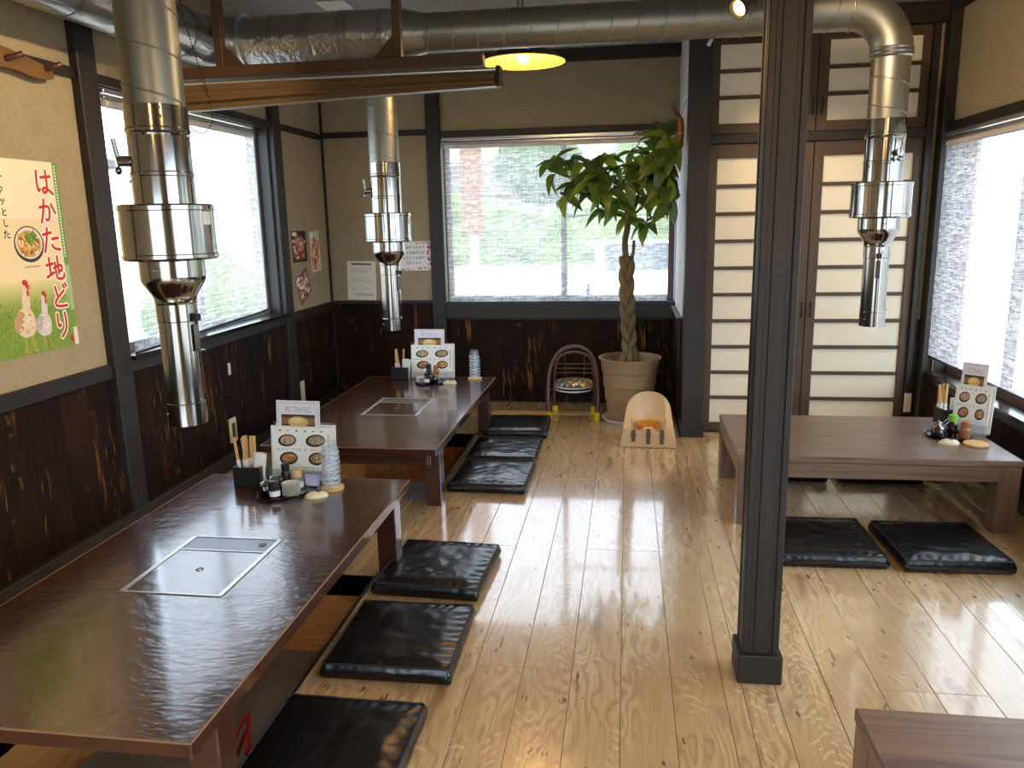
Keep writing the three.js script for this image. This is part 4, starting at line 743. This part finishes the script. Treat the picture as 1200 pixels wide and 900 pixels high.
function glassStack(where, x, z, n) {
  const c = thing('coaster', 'pale wooden coaster under the glass stack on the ' + where, 'coaster', 'coasters', x, TH_T, z); mesh('disc', turned([[0, 0], [0.05, 0], [0.052, 0.003], [0.052, 0.010], [0.05, 0.012], [0, 0.012]], 32), M.bamboo, c);
  const outer = turned([[0.0385, 0.003], [0.0365, 0.010], [0.032, 0.048], [0.028, 0.056], [0.0, 0.058]], 32), rimG = turned([[0.0375, 0], [0.0405, 0], [0.0413, 0.003], [0.040, 0.006], [0.0372, 0.006]], 32);
  for (let i = 0; i < n; i++) { const t = thing('tumbler', RANK[i] + ' clear tumbler of the upside-down stack on the ' + where, 'glass', 'glasses stacked on the ' + where, x + rr(-0.0012, 0.0012), TH_T + 0.0125 + i * 0.0215, z); mesh('cup', outer, M.glass, t); mesh('rim', rimG, M.glassRim, t); }
}
function callButton(where, x, z, turn) {
  const b = thing('call_button', 'oval cream call button on the ' + where, 'call button', 'call buttons', x, TH_T, z, turn);
  mesh('body', new THREE.SphereGeometry(1, 32, 16, 0, Math.PI * 2, 0, Math.PI / 2).scale(0.05, 0.026, 0.03), M.ivory, b);
  mesh('button', new THREE.CylinderGeometry(0.011, 0.012, 0.006, 20).translate(0.008, 0.026, 0), M.blackPlastic, b); mesh('foot', turned([[0, 0], [1, 0], [1, 0.003]], 32).scale(0.05, 1, 0.03), M.ivory, b);
}
const potG = turned([[0, 0], [0.026, 0.001], [0.034, 0.012], [0.036, 0.03], [0.032, 0.045], [0.026, 0.05]], 28), potLid = mergeGeometries([lathe([[0.028, 0.05], [0.024, 0.058], [0.01, 0.063], [0.0, 0.064]], 24), new THREE.SphereGeometry(0.006, 10, 8).translate(0, 0.068, 0)]);
function tray(where, x, z, full) {
  const t = thing('serving_tray', 'round black lacquer tray of condiments on the ' + where, 'tray', 'condiment trays', x, TH_T, z);
  mesh('dish', turned([[0, 0.003], [0.100, 0.003], [0.106, 0.012], [0.112, 0.013], [0.108, 0], [0, 0]], 48), M.lacquer, t);
  const y = TH_T + 0.0035, g = ' on the ' + where;
  const pot = (lx, lz, label, mat) => { const p = thing('sauce_pot', label + g, 'sauce pot', 'sauce pots on the trays', x + lx, y, z + lz); mesh('body', potG, mat, p); mesh('lid', potLid, M.steel, p); mesh('spoon', rod([0.02, 0.055, 0], [0.045, 0.085, 0.005], 0.0025, 6), M.steel, p); };
  const shaker = (lx, lz, name, label, body, cap, r, h, capH, band) => { const p = thing(name, label + g, 'bottle', 'condiment bottles on the trays', x + lx, y, z + lz); mesh('bottle', turned([[0, 0], [r, 0.001], [r, h * 0.72], [r * 0.75, h * 0.88], [r * 0.7, h]], 24), body, p); mesh('cap', turned([[r * 0.82, h * 0.9], [r * 0.84, h + capH], [r * 0.7, h + capH + 0.004], [0, h + capH + 0.005]], 24), cap, p); if (band) mesh('label', new THREE.CylinderGeometry(r + 0.0006, r + 0.0006, h * 0.42, 24, 1, true).translate(0, h * 0.36, 0), band, p); };
  if (full === 1) {
    pot(-0.055, 0.035, 'black soy pot with steel lid at the rim of the tray', M.lacquer); pot(-0.035, -0.03, 'black soy pot beside the tall bottle', M.lacquer);
    shaker(-0.005, 0.06, 'pepper_shaker', 'small dark shaker with white label', M.soy, M.blackPlastic, 0.022, 0.055, 0.012, M.paper);
    shaker(-0.01, -0.07, 'soy_bottle', 'tall dark soy bottle with black cap', M.soy, M.blackPlastic, 0.022, 0.085, 0.02, null);
    shaker(0.05, -0.055, 'spice_jar', 'short jar with pale wooden lid', M.glass, M.bamboo, 0.024, 0.06, 0.018, M.paper);
    for (let i = 0; i < 7; i++) { const m = mesh('small_dish', turned([[0, 0], [0.024, 0], [0.028, 0.002], [0.0375, 0.0045], [0.0385, 0.0062], [0.037, 0.0062], [0.026, 0.0035], [0, 0.003]], 32), M.ceramic); m.position.set(x + 0.052, y + i * 0.0078, z + 0.022); tag(m, RANK[i] + ' small white sauce dish of the stack' + g, 'dish', 'sauce dishes' + g); }
  } else if (full === 2) {
    pot(0.03, 0.03, 'clear-lidded brown soy pot', M.soy);
    shaker(-0.015, 0.045, 'pepper_shaker', 'small dark shaker with white label', M.soy, M.blackPlastic, 0.021, 0.06, 0.012, M.paper);
    shaker(-0.02, -0.04, 'soy_bottle', 'tall dark soy bottle with black cap', M.soy, M.blackPlastic, 0.022, 0.1, 0.02, null);
    shaker(0.03, -0.05, 'spice_jar', 'orange spice jar', M.orange, M.orange, 0.02, 0.09, 0.02, null);
    for (let i = 0; i < 5; i++) { const m = mesh('small_dish', turned([[0, 0], [0.024, 0], [0.028, 0.002], [0.0375, 0.0045], [0.0385, 0.0062], [0.037, 0.0062], [0.026, 0.0035], [0, 0.003]], 32), M.ceramic); m.position.set(x - 0.063, y + i * 0.0078, z + 0.01); tag(m, RANK[i] + ' small white sauce dish of the stack' + g, 'dish', 'sauce dishes' + g); }
  } else {
    pot(-0.06, 0.03, 'black soy pot with steel lid', M.lacquer); pot(-0.035, -0.045, 'steel-topped sauce pot behind the black one', M.steel);
    shaker(0.02, -0.01, 'soy_bottle', 'dark soy bottle with bright green cap', M.soy, M.green, 0.025, 0.085, 0.022, null);
    shaker(0.065, 0.035, 'spice_jar', 'orange-brown spice jar', M.orange, M.orange, 0.024, 0.06, 0.022, null);
  }
}
const A = 'poster table', B = 'corner table', C = 'walnut table';
chopstickBox(A, -1.66, -3.165, 0.05, 7); menuStand(A, -1.445, -3.235, -0.06, 1.03); glassStack(A, -1.272, -3.135, 8); callButton(A, -1.302, -3.03, 0.5); tray(A, -1.47, -3.06, 1);
chopstickBox(B, -1.655, -5.56, 0.0, 4); menuStand(B, -1.42, -5.575, 0.0, 1.1); glassStack(B, -1.098, -5.565, 8); callButton(B, -1.25, -5.40, 0.1); tray(B, -1.40, -5.43, 2);
chopstickBox(C, 1.755, -4.46, 0.2, 6); menuStand(C, 1.79, -4.285, -0.75, 0.6); callButton(C, 1.607, -4.06, 0.0); tray(C, 1.655, -4.20, 3);
{ const c = thing('coaster', 'pale wooden coaster lying flat by the call button on the walnut table', 'coaster', 'coasters', 1.728, TH_T, -4.045); mesh('disc', turned([[0, 0], [0.055, 0], [0.058, 0.003], [0.058, 0.009], [0.055, 0.012], [0, 0.012]], 36), M.bamboo, c); }
{ const n = mesh('leaflet', sheet(0.055, 0.05, 0.03).rotateX(-0.2).translate(0, 0.026, 0), std({ color: 0xb8b8d8, roughness: 0.6 })); n.position.set(-1.375, TH_T + 0.0005, -3.165); tag(n, 'pale lilac card block beside the glasses on the poster table', 'card'); }
// red cable in the pit
{ const m = mesh('power_cable', mergeGeometries([tube([[-1.12, -0.06, -1.95], [-1.16, -0.03, -2.05], [-1.2, -0.05, -2.12], [-1.24, -0.12, -2.1], [-1.25, -0.22, -2.02], [-1.22, -0.398, -1.9]], 0.007, 40, 8), tube([[-1.12, -0.09, -1.97], [-1.155, -0.06, -2.04], [-1.19, -0.08, -2.09], [-1.22, -0.15, -2.08], [-1.23, -0.25, -2.0], [-1.2, -0.398, -1.88]], 0.007, 40, 8)]), M.cableRed); tag(m, 'red power cable looping down into the leg pit', 'cable'); }

// ---------------------------------------------------------------- paper and fittings on the walls
const GLYPH = {
  ha: [[[18, 12], [13, 50], [19, 90], [27, 76]], [[38, 33], [86, 28]], [[65, 9], [67, 60], [62, 84], [45, 90], [39, 77], [52, 68], [72, 77], [92, 92]]],
  ka: [[[12, 36], [54, 28], [63, 42], [53, 88], [39, 80]], [[37, 8], [32, 50], [13, 90]], [[72, 24], [90, 55]]],
  ta: [[[10, 29], [53, 22]], [[34, 6], [28, 50], [10, 92]], [[55, 46], [87, 42]], [[51, 68], [60, 87], [92, 85]]],
  chi: [[[6, 36], [40, 31]], [[23, 10], [23, 72]], [[4, 80], [42, 64]], [[44, 48], [89, 30], [85, 64], [76, 60]], [[67, 6], [67, 70]], [[52, 28], [52, 80], [60, 91], [95, 89], [96, 72]]],
  do: [[[34, 12], [42, 44]], [[78, 30], [40, 55], [24, 74], [38, 90], [88, 87]], [[77, 8], [84, 19]], [[90, 3], [97, 14]]],
  ri: [[[28, 10], [25, 48], [34, 60], [40, 50]], [[68, 8], [73, 50], [62, 80], [40, 97]]],
  sa: [[[8, 35], [92, 33]], [[32, 12], [32, 60]], [[68, 10], [68, 55], [45, 92]]], ku: [[[40, 10], [15, 50]], [[38, 28], [82, 26], [70, 60], [35, 92]]],
  tsu: [[[25, 35], [32, 55]], [[48, 32], [54, 52]], [[80, 32], [70, 70], [40, 90]]], to: [[[35, 12], [42, 45]], [[80, 30], [35, 58], [25, 75], [40, 88], [85, 86]]], shi: [[[35, 10], [34, 70], [50, 90], [82, 75]]],
};
function glyph(g, name, x, y, s, color, lw) {
  g.strokeStyle = color; g.lineWidth = lw; g.lineCap = 'round'; g.lineJoin = 'round';
  for (const st of GLYPH[name]) {
    const p = st.map(([a, b]) => [x + a * s / 100, y + b * s / 100]); g.beginPath(); g.moveTo(...p[0]);
    if (p.length === 2) g.lineTo(...p[1]); else { for (let i = 1; i < p.length - 1; i++) { const e = i === p.length - 2 ? p[i + 1] : [(p[i][0] + p[i + 1][0]) / 2, (p[i][1] + p[i + 1][1]) / 2]; g.quadraticCurveTo(...p[i], ...e); } } g.stroke();
  }
}
const hen = (g, x, y, s, white) => {
  const E = (cx, cy, rx, ry, a, c) => { g.fillStyle = c; g.beginPath(); g.ellipse(x + cx * s, y + cy * s, rx * s, ry * s, a, 0, 7); g.fill(); }, body = white ? '#d8d4cc' : '#e2cdae', sh = white ? '#b4b0a8' : '#c09a70';
  g.strokeStyle = '#c89a3a'; g.lineWidth = 5 * s; for (const [a, b] of [[-10, -16], [14, 22]]) { g.beginPath(); g.moveTo(x + a * s, y + 70 * s); g.lineTo(x + b * s, y + 118 * s); g.lineTo(x + (b + 16) * s, y + 122 * s); g.stroke(); }
  E(-2, 30, 40, 46, 0.25, body); E(-26, 26, 22, 34, 0.5, sh); E(10, 44, 24, 30, -0.2, body); E(10, -32, 17, 42, 0.08, body); E(14, -74, 15, 16, 0, body); E(16, -90, 12, 9, 0.3, '#c22a22'); E(26, -76, 9, 8, 0, '#c8463a'); E(22, -58, 5, 10, 0, '#b82a24'); E(34, -74, 7, 3, 0.2, '#d8b25a'); E(20, -78, 2.6, 2.6, 0, '#201814'); for (let i = 0; i < 16; i++) E(rr(-30, 24), rr(0, 62), rr(4, 9), 2.4, 0.7, i % 2 ? sh : '#efe9dc');
};
const posterTex = canvasTex(768, 1024, (g, W, H) => {
  g.fillStyle = '#ecdcb4'; g.fillRect(0, 0, W, H); g.fillStyle = '#f0e6c8'; g.fillRect(0, 0, W, H * 0.3);
  for (let y = H * 0.62; y < H; y += 3) { const t = clamp((y - H * 0.62) / (H * 0.16)); g.fillStyle = `rgb(${lerp(226, 118, t)},${lerp(216, 150, t)},${lerp(160, 52, t)})`; g.fillRect(0, y, W, 3); }   // printed meadow
  for (let i = 0; i < 1500; i++) { const y = rr(H * 0.72, H); g.strokeStyle = ['#5c7c24', '#86a03a', '#48661c', '#a4b450'][i % 4]; g.lineWidth = 2; const x = rnd() * W; g.beginPath(); g.moveTo(x, y); g.lineTo(x + rr(-8, 8), y - rr(8, 24)); g.stroke(); }
  g.fillStyle = '#5f9a4a'; g.fillRect(W * 0.955, 0, W * 0.045, H * 0.55); g.fillStyle = '#9cc08a'; g.fillRect(W * 0.955, H * 0.55, W * 0.045, H * 0.25); g.fillStyle = '#e8f0dc'; for (let y = 16; y < H * 0.5; y += 17) g.fillRect(W * 0.968, y, 12, 11);
  const bx = W * 0.63, by = H * 0.43; const E = (cx, cy, rx, ry, a, c) => { g.fillStyle = c; g.beginPath(); g.ellipse(cx, cy, rx, ry, a, 0, 7); g.fill(); };
  E(bx, by, 108, 96, 0, '#2c3448'); E(bx, by - 6, 98, 84, 0, '#e6e0d0'); E(bx, by - 2, 86, 70, 0, '#c9a05a'); for (let i = 0; i < 60; i++) E(bx + rr(-70, 70), by + rr(-48, 52), rr(8, 20), rr(5, 11), rnd() * 3, ['#e0c88a', '#b0702c', '#f0e0b4', '#8a5a24', '#d8a848'][i % 5]); for (let i = 0; i < 14; i++) E(bx + rr(-10, 50), by + rr(-60, -6), 24, 5, rr(0.5, 1.2), i % 2 ? '#4c7a2c' : '#6c9a38');
  g.fillStyle = '#5a5040'; for (let i = 0; i < 7; i++) g.fillRect(bx - 50 + i * 16, by + 116, 9, 7);
  hen(g, W * 0.50, H * 0.78, 1.75, false); hen(g, W * 0.67, H * 0.815, 1.4, true);
  ['sa', 'ku', 'tsu', 'to', 'shi', 'ta'].forEach((k, i) => glyph(g, k, W * 0.41, H * (0.075 + i * 0.056), 46, '#3a3026', 6));
  ['ha', 'ka', 'ta', 'chi', 'do', 'ri'].forEach((k, i) => { const s = 148, x = W * 0.755, y = H * (0.035 + i * 0.153); glyph(g, k, x, y, s, '#f6f0e2', 32); glyph(g, k, x, y, s, '#c4241c', 15); });
  g.fillStyle = '#b8322a'; g.fillRect(W * 0.915, H * 0.945, 26, 34); g.fillStyle = '#e9d9c0'; g.fillRect(W * 0.955, H * 0.90, W * 0.045, H * 0.1);
});
function wallSheet(name, label, category, tex, w, h, wall, a, y, roll = 0, group) {            // paper 1.5 mm thick on a wall
  const m = std({ map: tex, roughness: 0.55 }), g = new THREE.BoxGeometry(w, h, 0.0015).rotateZ(roll), o = mesh(name, g, [M.paper, M.paper, M.paper, M.paper, m, M.paper]);
  if (wall === 'left') { o.position.set(XL + 0.0025, y, a); o.rotation.y = Math.PI / 2; } else o.position.set(a, y, ZB + 0.0025);
  return tag(o, label, category, group);
}
wallSheet('wall_poster', 'large poster with red brush lettering, a food bowl and two hens', 'poster', posterTex, 0.6, 0.8, 'left', -2.943, 1.385);
const foodPhoto = (cols, bg) => canvasTex(160, 224, (g, W, H) => { g.fillStyle = bg; g.fillRect(0, 0, W, H); for (let i = 0; i < 90; i++) { g.fillStyle = cols[i % cols.length]; g.beginPath(); g.ellipse(rr(20, 140), rr(40, 190), rr(6, 22), rr(4, 12), rnd() * 3, 0, 7); g.fill(); } g.fillStyle = '#f0ece6'; g.beginPath(); g.ellipse(36, 22, 26, 16, 0, 0, 7); g.fill(); g.fillStyle = '#b8324a'; g.fillRect(24, 200, 70, 8); });
wallSheet('food_photo', 'dark food photo card pinned beside the corner, showing pink meat slices', 'photo', foodPhoto(['#d89a8c', '#b86a5c', '#e8c4b4', '#8a4a3c'], '#3a2420'), 0.28, 0.235, 'left', -5.80, 1.335, 0, 'food photos on the wall');
wallSheet('food_photo', 'narrow red food photo strip pinned closest to the corner', 'photo', foodPhoto(['#c8402c', '#e08a5c', '#e8d8b0', '#a02a20'], '#d8ccb0'), 0.20, 0.32, 'left', -6.11, 1.285, 0.04, 'food photos on the wall');
wallSheet('food_photo', 'tilted food photo card hanging below the other two', 'photo', foodPhoto(['#e8b8a8', '#c88a7c', '#58483c', '#e8e0d0'], '#6a5448'), 0.25, 0.22, 'left', -5.83, 1.03, 0.42, 'food photos on the wall');
wallSheet('paper_notice', 'cream printed notice sheet above the dado by the corner', 'notice', canvasTex(256, 336, (g, W, H) => { g.fillStyle = '#e9e4d4'; g.fillRect(0, 0, W, H); g.fillStyle = '#6a6454'; g.fillRect(38, 18, W - 76, 16); g.fillStyle = '#8a8474'; for (const y of [62, 76, 90, 150, 164, 176, 230, 244]) for (let x = 30; x < W - 40; x += rr(8, 20)) if (rnd() > 0.2) g.fillRect(x, y, rr(4, 12), 4); g.strokeStyle = '#4a4438'; g.lineWidth = 3; for (let i = 0; i < 6; i++) { g.beginPath(); g.moveTo(70 + i * 27, 290); g.lineTo(78 + i * 27, 272 + rr(0, 12)); g.lineTo(86 + i * 27, 300); g.lineTo(92 + i * 27, 280); g.stroke(); } }), 0.25, 0.325, 'back', -2.208, 1.027, -0.03);
wallSheet('handwritten_notice', 'white handwritten notice bordered with red flowers beside the window', 'notice', canvasTex(384, 304, (g, W, H) => {
  g.fillStyle = '#efece8'; g.fillRect(0, 0, W, H); const fl = (x, y, r) => { g.fillStyle = ['#c8385a', '#d8607c', '#b02a48', '#a8b060'][Math.floor(rnd() * 4)]; for (let k = 0; k < 5; k++) { g.beginPath(); g.ellipse(x + r * Math.cos(k * 1.26), y + r * Math.sin(k * 1.26), r * 0.7, r * 0.7, 0, 0, 7); g.fill(); } };
  for (let i = 0; i < 26; i++) { fl(rr(330, 372), rr(10, 294), rr(4, 9)); if (i % 2) fl(rr(10, 370), rr(278, 296), rr(4, 8)); if (i % 3 === 0) fl(rr(200, 360), rr(8, 24), rr(4, 7)); }
  g.strokeStyle = '#3a3638'; g.lineWidth = 4; g.lineCap = 'round'; ['shi', 'to', 'ku', 'ta', 'ha', 'ri', 'ka'].forEach((k, i) => { for (let r = 0; r < 4; r++) glyph(g, Object.keys(GLYPH)[(i * 3 + r * 5) % 11], 48 + i * 37 + (r > 2 ? 30 : 0), 46 + r * 54, r > 2 && i > 4 ? 0.01 : 30, '#3a3638', 3.5); });
}), 0.285, 0.237, 'back', -1.733, 1.225, 0.01);
{ const r = thing('white_rod', 'short white rod leaning out at the head of the thick post', 'rod', null, 0.49, 2.6, -5.37); mesh('tube', rod([0, -0.055, 0.1], [0.075, 0.075, 0.02], 0.011, 10), M.white, r); mesh('tip', rod([-0.008, -0.07, 0.108], [0, -0.055, 0.1], 0.013, 10), M.white, r); }
// sockets and switches
function fitting(name, label, x, y, z, turn, mat, w, h, kind) { const o = thing(name, label, 'socket', null, x, y, z, turn); mesh('plate', box(w, h, 0.012, 0.003).translate(0, 0, 0.006), mat, o); if (kind) mesh('insert', box(w * 0.45, h * 0.6, 0.006, 0.002).translate(0, 0, 0.012), kind, o); }
fitting('wall_socket', 'ivory wall socket low on the boards by the poster table', XL + 0.0145, 0.23, -4.515, Math.PI / 2, M.ivory, 0.085, 0.155, M.socketDark);
fitting('wall_switch', 'narrow white wall plate low on the boards by the corner table', XL + 0.0145, 0.24, -5.62, Math.PI / 2, M.white, 0.07, 0.16, null);
fitting('name_tag', 'tiny white tag stuck on the dark boards', XL + 0.0145, 0.62, -4.54, Math.PI / 2, M.white, 0.02, 0.075, null);
fitting('cable_socket', 'white wall socket at the foot of the cupboard jamb', 1.888, 0.24, ZD + 0.051, 0, M.white, 0.045, 0.13, null);
// driftwood plaque
{
  const o = thing('wooden_hanger', 'wavy driftwood hanger with two pegs above the chicken poster', 'hanger', null, XL + 0.003, 2.165, -3.0, Math.PI / 2);
  const s = new THREE.Shape(); s.moveTo(-0.3, -0.03); s.bezierCurveTo(-0.1, -0.05, 0.0, -0.015, 0.1, -0.04); s.bezierCurveTo(0.17, -0.05, 0.22, -0.04, 0.245, -0.03); s.lineTo(0.24, 0.01); s.bezierCurveTo(0.16, 0.005, 0.1, 0.035, 0.0, 0.04); s.bezierCurveTo(-0.1, 0.05, -0.2, 0.02, -0.3, 0.04); s.closePath();
  mesh('plaque', new THREE.ExtrudeGeometry(s, { depth: 0.02, bevelEnabled: true, bevelSize: 0.004, bevelThickness: 0.004, bevelSegments: 2, curveSegments: 12 }).translate(0, 0, 0.022), M.driftwood, o);
  for (const x of [-0.02, 0.2]) mesh('peg', tube([[x, 0, 0.04], [x + 0.01, 0.008, 0.075], [x + 0.035, 0.022, 0.095]], 0.012, 10, 8), M.chairTube, o);
}
// orange charm hanging by the window
{
  const o = thing('hanging_charm', 'orange charm with dry twigs hanging at the window edge by the post', 'ornament', null, 0.345, 1.975, -5.56);
  mesh('bundle', turned([[0, 0], [0.02, 0.004], [0.024, 0.05], [0.022, 0.13], [0.012, 0.17], [0, 0.175]], 16), std({ color: 0x8e4c16, roughness: 0.35 }), o);
  mesh('band', new THREE.TorusGeometry(0.024, 0.004, 6, 20).rotateX(Math.PI / 2).translate(0, 0.07, 0), std({ color: 0xe0b84c, roughness: 0.4 }), o);
  for (let i = 0; i < 7; i++) mesh('twig', tube([[0, 0.165, 0], [-0.01 - 0.006 * i, 0.2, 0.01 * (i % 3)], [-0.03 - 0.012 * (i % 4), 0.215 + 0.012 * i, 0.012 * (i % 3)]], 0.0022, 6, 5), M.chairTube, o);
  mesh('cord', tube([[0, 0.17, 0], [0.02, 0.24, 0], [0.048, 0.30, 0]], 0.002, 8, 5), M.blackMetal, o);
}

// ---------------------------------------------------------------- outside
const GY = -0.45;
{
  const g = mesh('ground', new THREE.PlaneGeometry(90, 90).rotateX(-Math.PI / 2).translate(0, GY, 0), M.concrete); { const uv = g.geometry.attributes.uv; for (let i = 0; i < uv.count; i++) uv.setXY(i, uv.getX(i) * 90, uv.getY(i) * 90); } g.userData = { kind: 'structure', label: 'pale sunlit concrete yard outside' };
  const r = structure('roof', 'overhanging roof of the building'); mesh('slab', span(XL - 0.9, XR + 0.9, CEIL + 0.12, CEIL + 0.24, ZB - 0.9, ZF + 1.0, 0.01), M.roof, r);
  // pillar sign, hedges, car
  const p = thing('sign_post', 'brown signboard on a pale post outside the window behind the tree', 'sign', null, -1.75, GY, -9.0); mesh('board', box(0.24, 1.5, 0.1, 0.01).translate(0, 2.55, 0), M.signBrown, p); mesh('pole', box(0.10, 1.85, 0.08, 0.006).translate(0.02, 0.925, 0), M.plasterWhite, p);
  const q = thing('white_pole', 'slim white pole outside beside the brown signboard', 'pole', null, -2.12, GY, -9.1); mesh('shaft', new THREE.CylinderGeometry(0.07, 0.08, 3.6, 16).translate(0, 1.8, 0), M.plasterWhite, q); mesh('cap', new THREE.CylinderGeometry(0.085, 0.085, 0.05, 16).translate(0, 3.62, 0), M.alu, q);
  const clump = (sd) => { const g = new THREE.IcosahedronGeometry(1, 4), pp = g.attributes.position, v = V(0, 0, 0); for (let i = 0; i < pp.count; i++) { v.fromBufferAttribute(pp, i); const n = 0.75 + 0.5 * fbm(v.x * 3 + 9 + sd, v.y * 3 + 9 + v.z * 2.3, 64, 64, sd, 4); v.multiplyScalar(n); pp.setXYZ(i, v.x, v.y, v.z); } const mg = mergeVertices(g, 1e-4); mg.deleteAttribute('normal'); mg.computeVertexNormals(); return mg; };
  const clumps = [clump(3), clump(8), clump(21)];
  const bush = (label, x, y, z, sx, sy, sz, k) => { const b = thing('bush', label, 'bush', 'bushes outside the windows', x, GY, z); const m = mesh('foliage', clumps[k % 3], hedgeMats[k % 3], b); m.position.y = y; m.scale.set(sx, sy, sz); mesh('stem', new THREE.CylinderGeometry(0.05, 0.07, Math.max(0.1, y), 8).translate(0, Math.max(0.1, y) / 2, 0), M.bark, b); };
  {
    const h = thing('hedge', 'long clipped green hedge along the far side of the yard outside', 'hedge', null, -1.5, GY, -28.5), g = new THREE.BoxGeometry(24, 2.5, 1.4, 160, 20, 8), pp = g.attributes.position;
    for (let i = 0; i < pp.count; i++) { const x = pp.getX(i), y = pp.getY(i), z = pp.getZ(i), n = fbm(x * 1.1 + 40, (y + z) * 1.3 + 20, 256, 256, 5, 4) - 0.5, k = 1 - sstep(0.5, 1.25, -y); pp.setXYZ(i, x + n * 0.5, y + (0.9 * n + 0.35 * Math.sin(x * 0.9)) * k * sstep(-1.2, 1.2, y), z + n * 0.8); }
    const mg = mergeVertices(g.deleteAttribute('normal').deleteAttribute('uv'), 1e-3); mg.computeVertexNormals(); mesh('foliage', mg.translate(0, 1.25, 0), hedgeMats[1], h);
    for (let x = -11; x <= 11; x += 2.2) mesh('stem', new THREE.CylinderGeometry(0.05, 0.07, 0.5, 7).translate(x, 0.25, 0), M.bark, h);
    const k = thing('far_house', 'grey roofed house outside behind the hedge', 'house', null, -6.5, GY, -44); mesh('wall', box(10, 3.2, 5, 0.05).translate(0, 1.6, 0), M.outWall, k);
    mesh('roof', new THREE.ExtrudeGeometry(new THREE.Shape([new THREE.Vector2(-3.4, 0), new THREE.Vector2(3.4, 0), new THREE.Vector2(0, 2.0)]), { depth: 11, bevelEnabled: false }).rotateY(Math.PI / 2).translate(-5.5, 3.2, 0), M.roof, k);
    for (const x of [-3, 0.5, 3.4]) { mesh('window_frame', box(1.3, 1.1, 0.06, 0.01).translate(x, 1.8, 2.52), M.alu, k); mesh('pane', box(1.15, 0.95, 0.03, 0.005).translate(x, 1.8, 2.55), M.carGlass, k); }
  }
  bush('round tree outside rising above the hedge', -3.6, 4.3, -33, 1.7, 1.6, 1.5, 2); bush('broad tree outside behind the parked car', 1.6, 4.0, -35, 2.6, 1.9, 1.8, 0); bush('second broad tree outside past the car', 7.0, 4.4, -36, 2.4, 2.2, 1.8, 2);
  bush('bush outside the askew blind window', -5.2, 0.8, -9.2, 0.7, 0.9, 0.9, 1); bush('tall bush outside the askew blind window', -5.0, 1.4, -12.4, 0.8, 1.6, 0.9, 2); bush('bush outside the low window', 10.5, 0.7, -9.0, 1.4, 1.0, 2.2, 0); bush('tall tree outside the low window', 13, 3.2, -14, 2.4, 2.6, 2.2, 2);
  const f = thing('low_wall', 'low pinkish block wall along the yard outside', 'wall', null, 0, GY, -27.0); for (let i = 0; i < 20; i++) mesh('block', box(0.98, 0.42, 0.2, 0.01).translate(-10.5 + i, 0.21, 0), std({ color: i % 2 ? 0xb79a8c : 0xbfa294, roughness: 0.9 }), f);
  // parked car seen nose-on through the blind
  const c = thing('parked_car', 'pale silver hatchback car parked outside the window behind the tree', 'car', null, 0.15, GY, -15.6, Math.PI / 2 + 0.12), sec = new THREE.Shape();
  sec.moveTo(-1.85, 0.28); sec.lineTo(-1.85, 0.72); sec.quadraticCurveTo(-1.8, 0.86, -1.5, 0.90); sec.lineTo(-0.95, 0.96); sec.quadraticCurveTo(-0.55, 1.42, -0.25, 1.45); sec.lineTo(1.05, 1.45); sec.quadraticCurveTo(1.45, 1.42, 1.62, 1.0); sec.lineTo(1.78, 0.9); sec.lineTo(1.8, 0.28); sec.closePath();
  mesh('body', new THREE.ExtrudeGeometry(sec, { depth: 1.42, bevelEnabled: true, bevelSize: 0.06, bevelThickness: 0.1, bevelSegments: 4, curveSegments: 12 }).translate(0, 0, -0.71), M.carPaint, c);
  mesh('windscreen', new THREE.PlaneGeometry(0.62, 1.3).rotateX(-Math.PI / 2).rotateZ(0.84).translate(-0.80, 1.25, 0), M.carGlass, c);
  for (const s of [-1, 1]) { const w = new THREE.Shape(); w.moveTo(-0.72, 1.0); w.lineTo(-0.25, 1.38); w.lineTo(1.0, 1.38); w.lineTo(1.4, 1.0); w.closePath(); mesh('side_window', new THREE.ExtrudeGeometry(w, { depth: 0.01, bevelEnabled: false }).translate(0, 0, s * 0.816 - 0.005), M.carGlass, c); for (const x of [-1.2, 1.15]) mesh('wheel', new THREE.CylinderGeometry(0.3, 0.3, 0.2, 24).rotateX(Math.PI / 2).translate(x, 0.3, s * 0.74), M.tyre, c); mesh('headlamp', new THREE.SphereGeometry(0.12, 12, 8).scale(0.4, 0.7, 1.2).translate(-1.86, 0.76, s * 0.55), M.alu, c); }
  const h = thing('neighbour_house', 'pale neighbouring house wall outside beyond the low window', 'house', null, 17, GY, -7); mesh('wall', box(4, 3.2, 9, 0.02).translate(0, 1.6, 0), M.outWall, h); mesh('roof', box(5, 0.25, 10, 0.05).translate(0, 3.3, 0), M.roof, h); for (const z of [-2.4, 1.2]) { mesh('window_frame', box(0.06, 1.0, 1.5, 0.01).translate(-2.02, 1.7, z), M.alu, h); mesh('pane', box(0.03, 0.86, 1.36, 0.005).translate(-2.045, 1.7, z), M.carGlass, h); }
  const h2 = thing('neighbour_house', 'pale neighbouring house outside beyond the askew blind', 'house', null, -15, GY, -13); mesh('wall', box(4, 3.4, 10, 0.02).translate(0, 1.7, 0), M.outWall, h2); mesh('roof', box(5, 0.25, 11, 0.05).translate(0, 3.5, 0), M.roof, h2); mesh('window_frame', box(0.06, 1.0, 1.6, 0.01).translate(2.02, 1.8, 1), M.alu, h2); mesh('pane', box(0.03, 0.86, 1.46, 0.005).translate(2.045, 1.8, 1), M.carGlass, h2);
}

renderer.render(scene, camera);
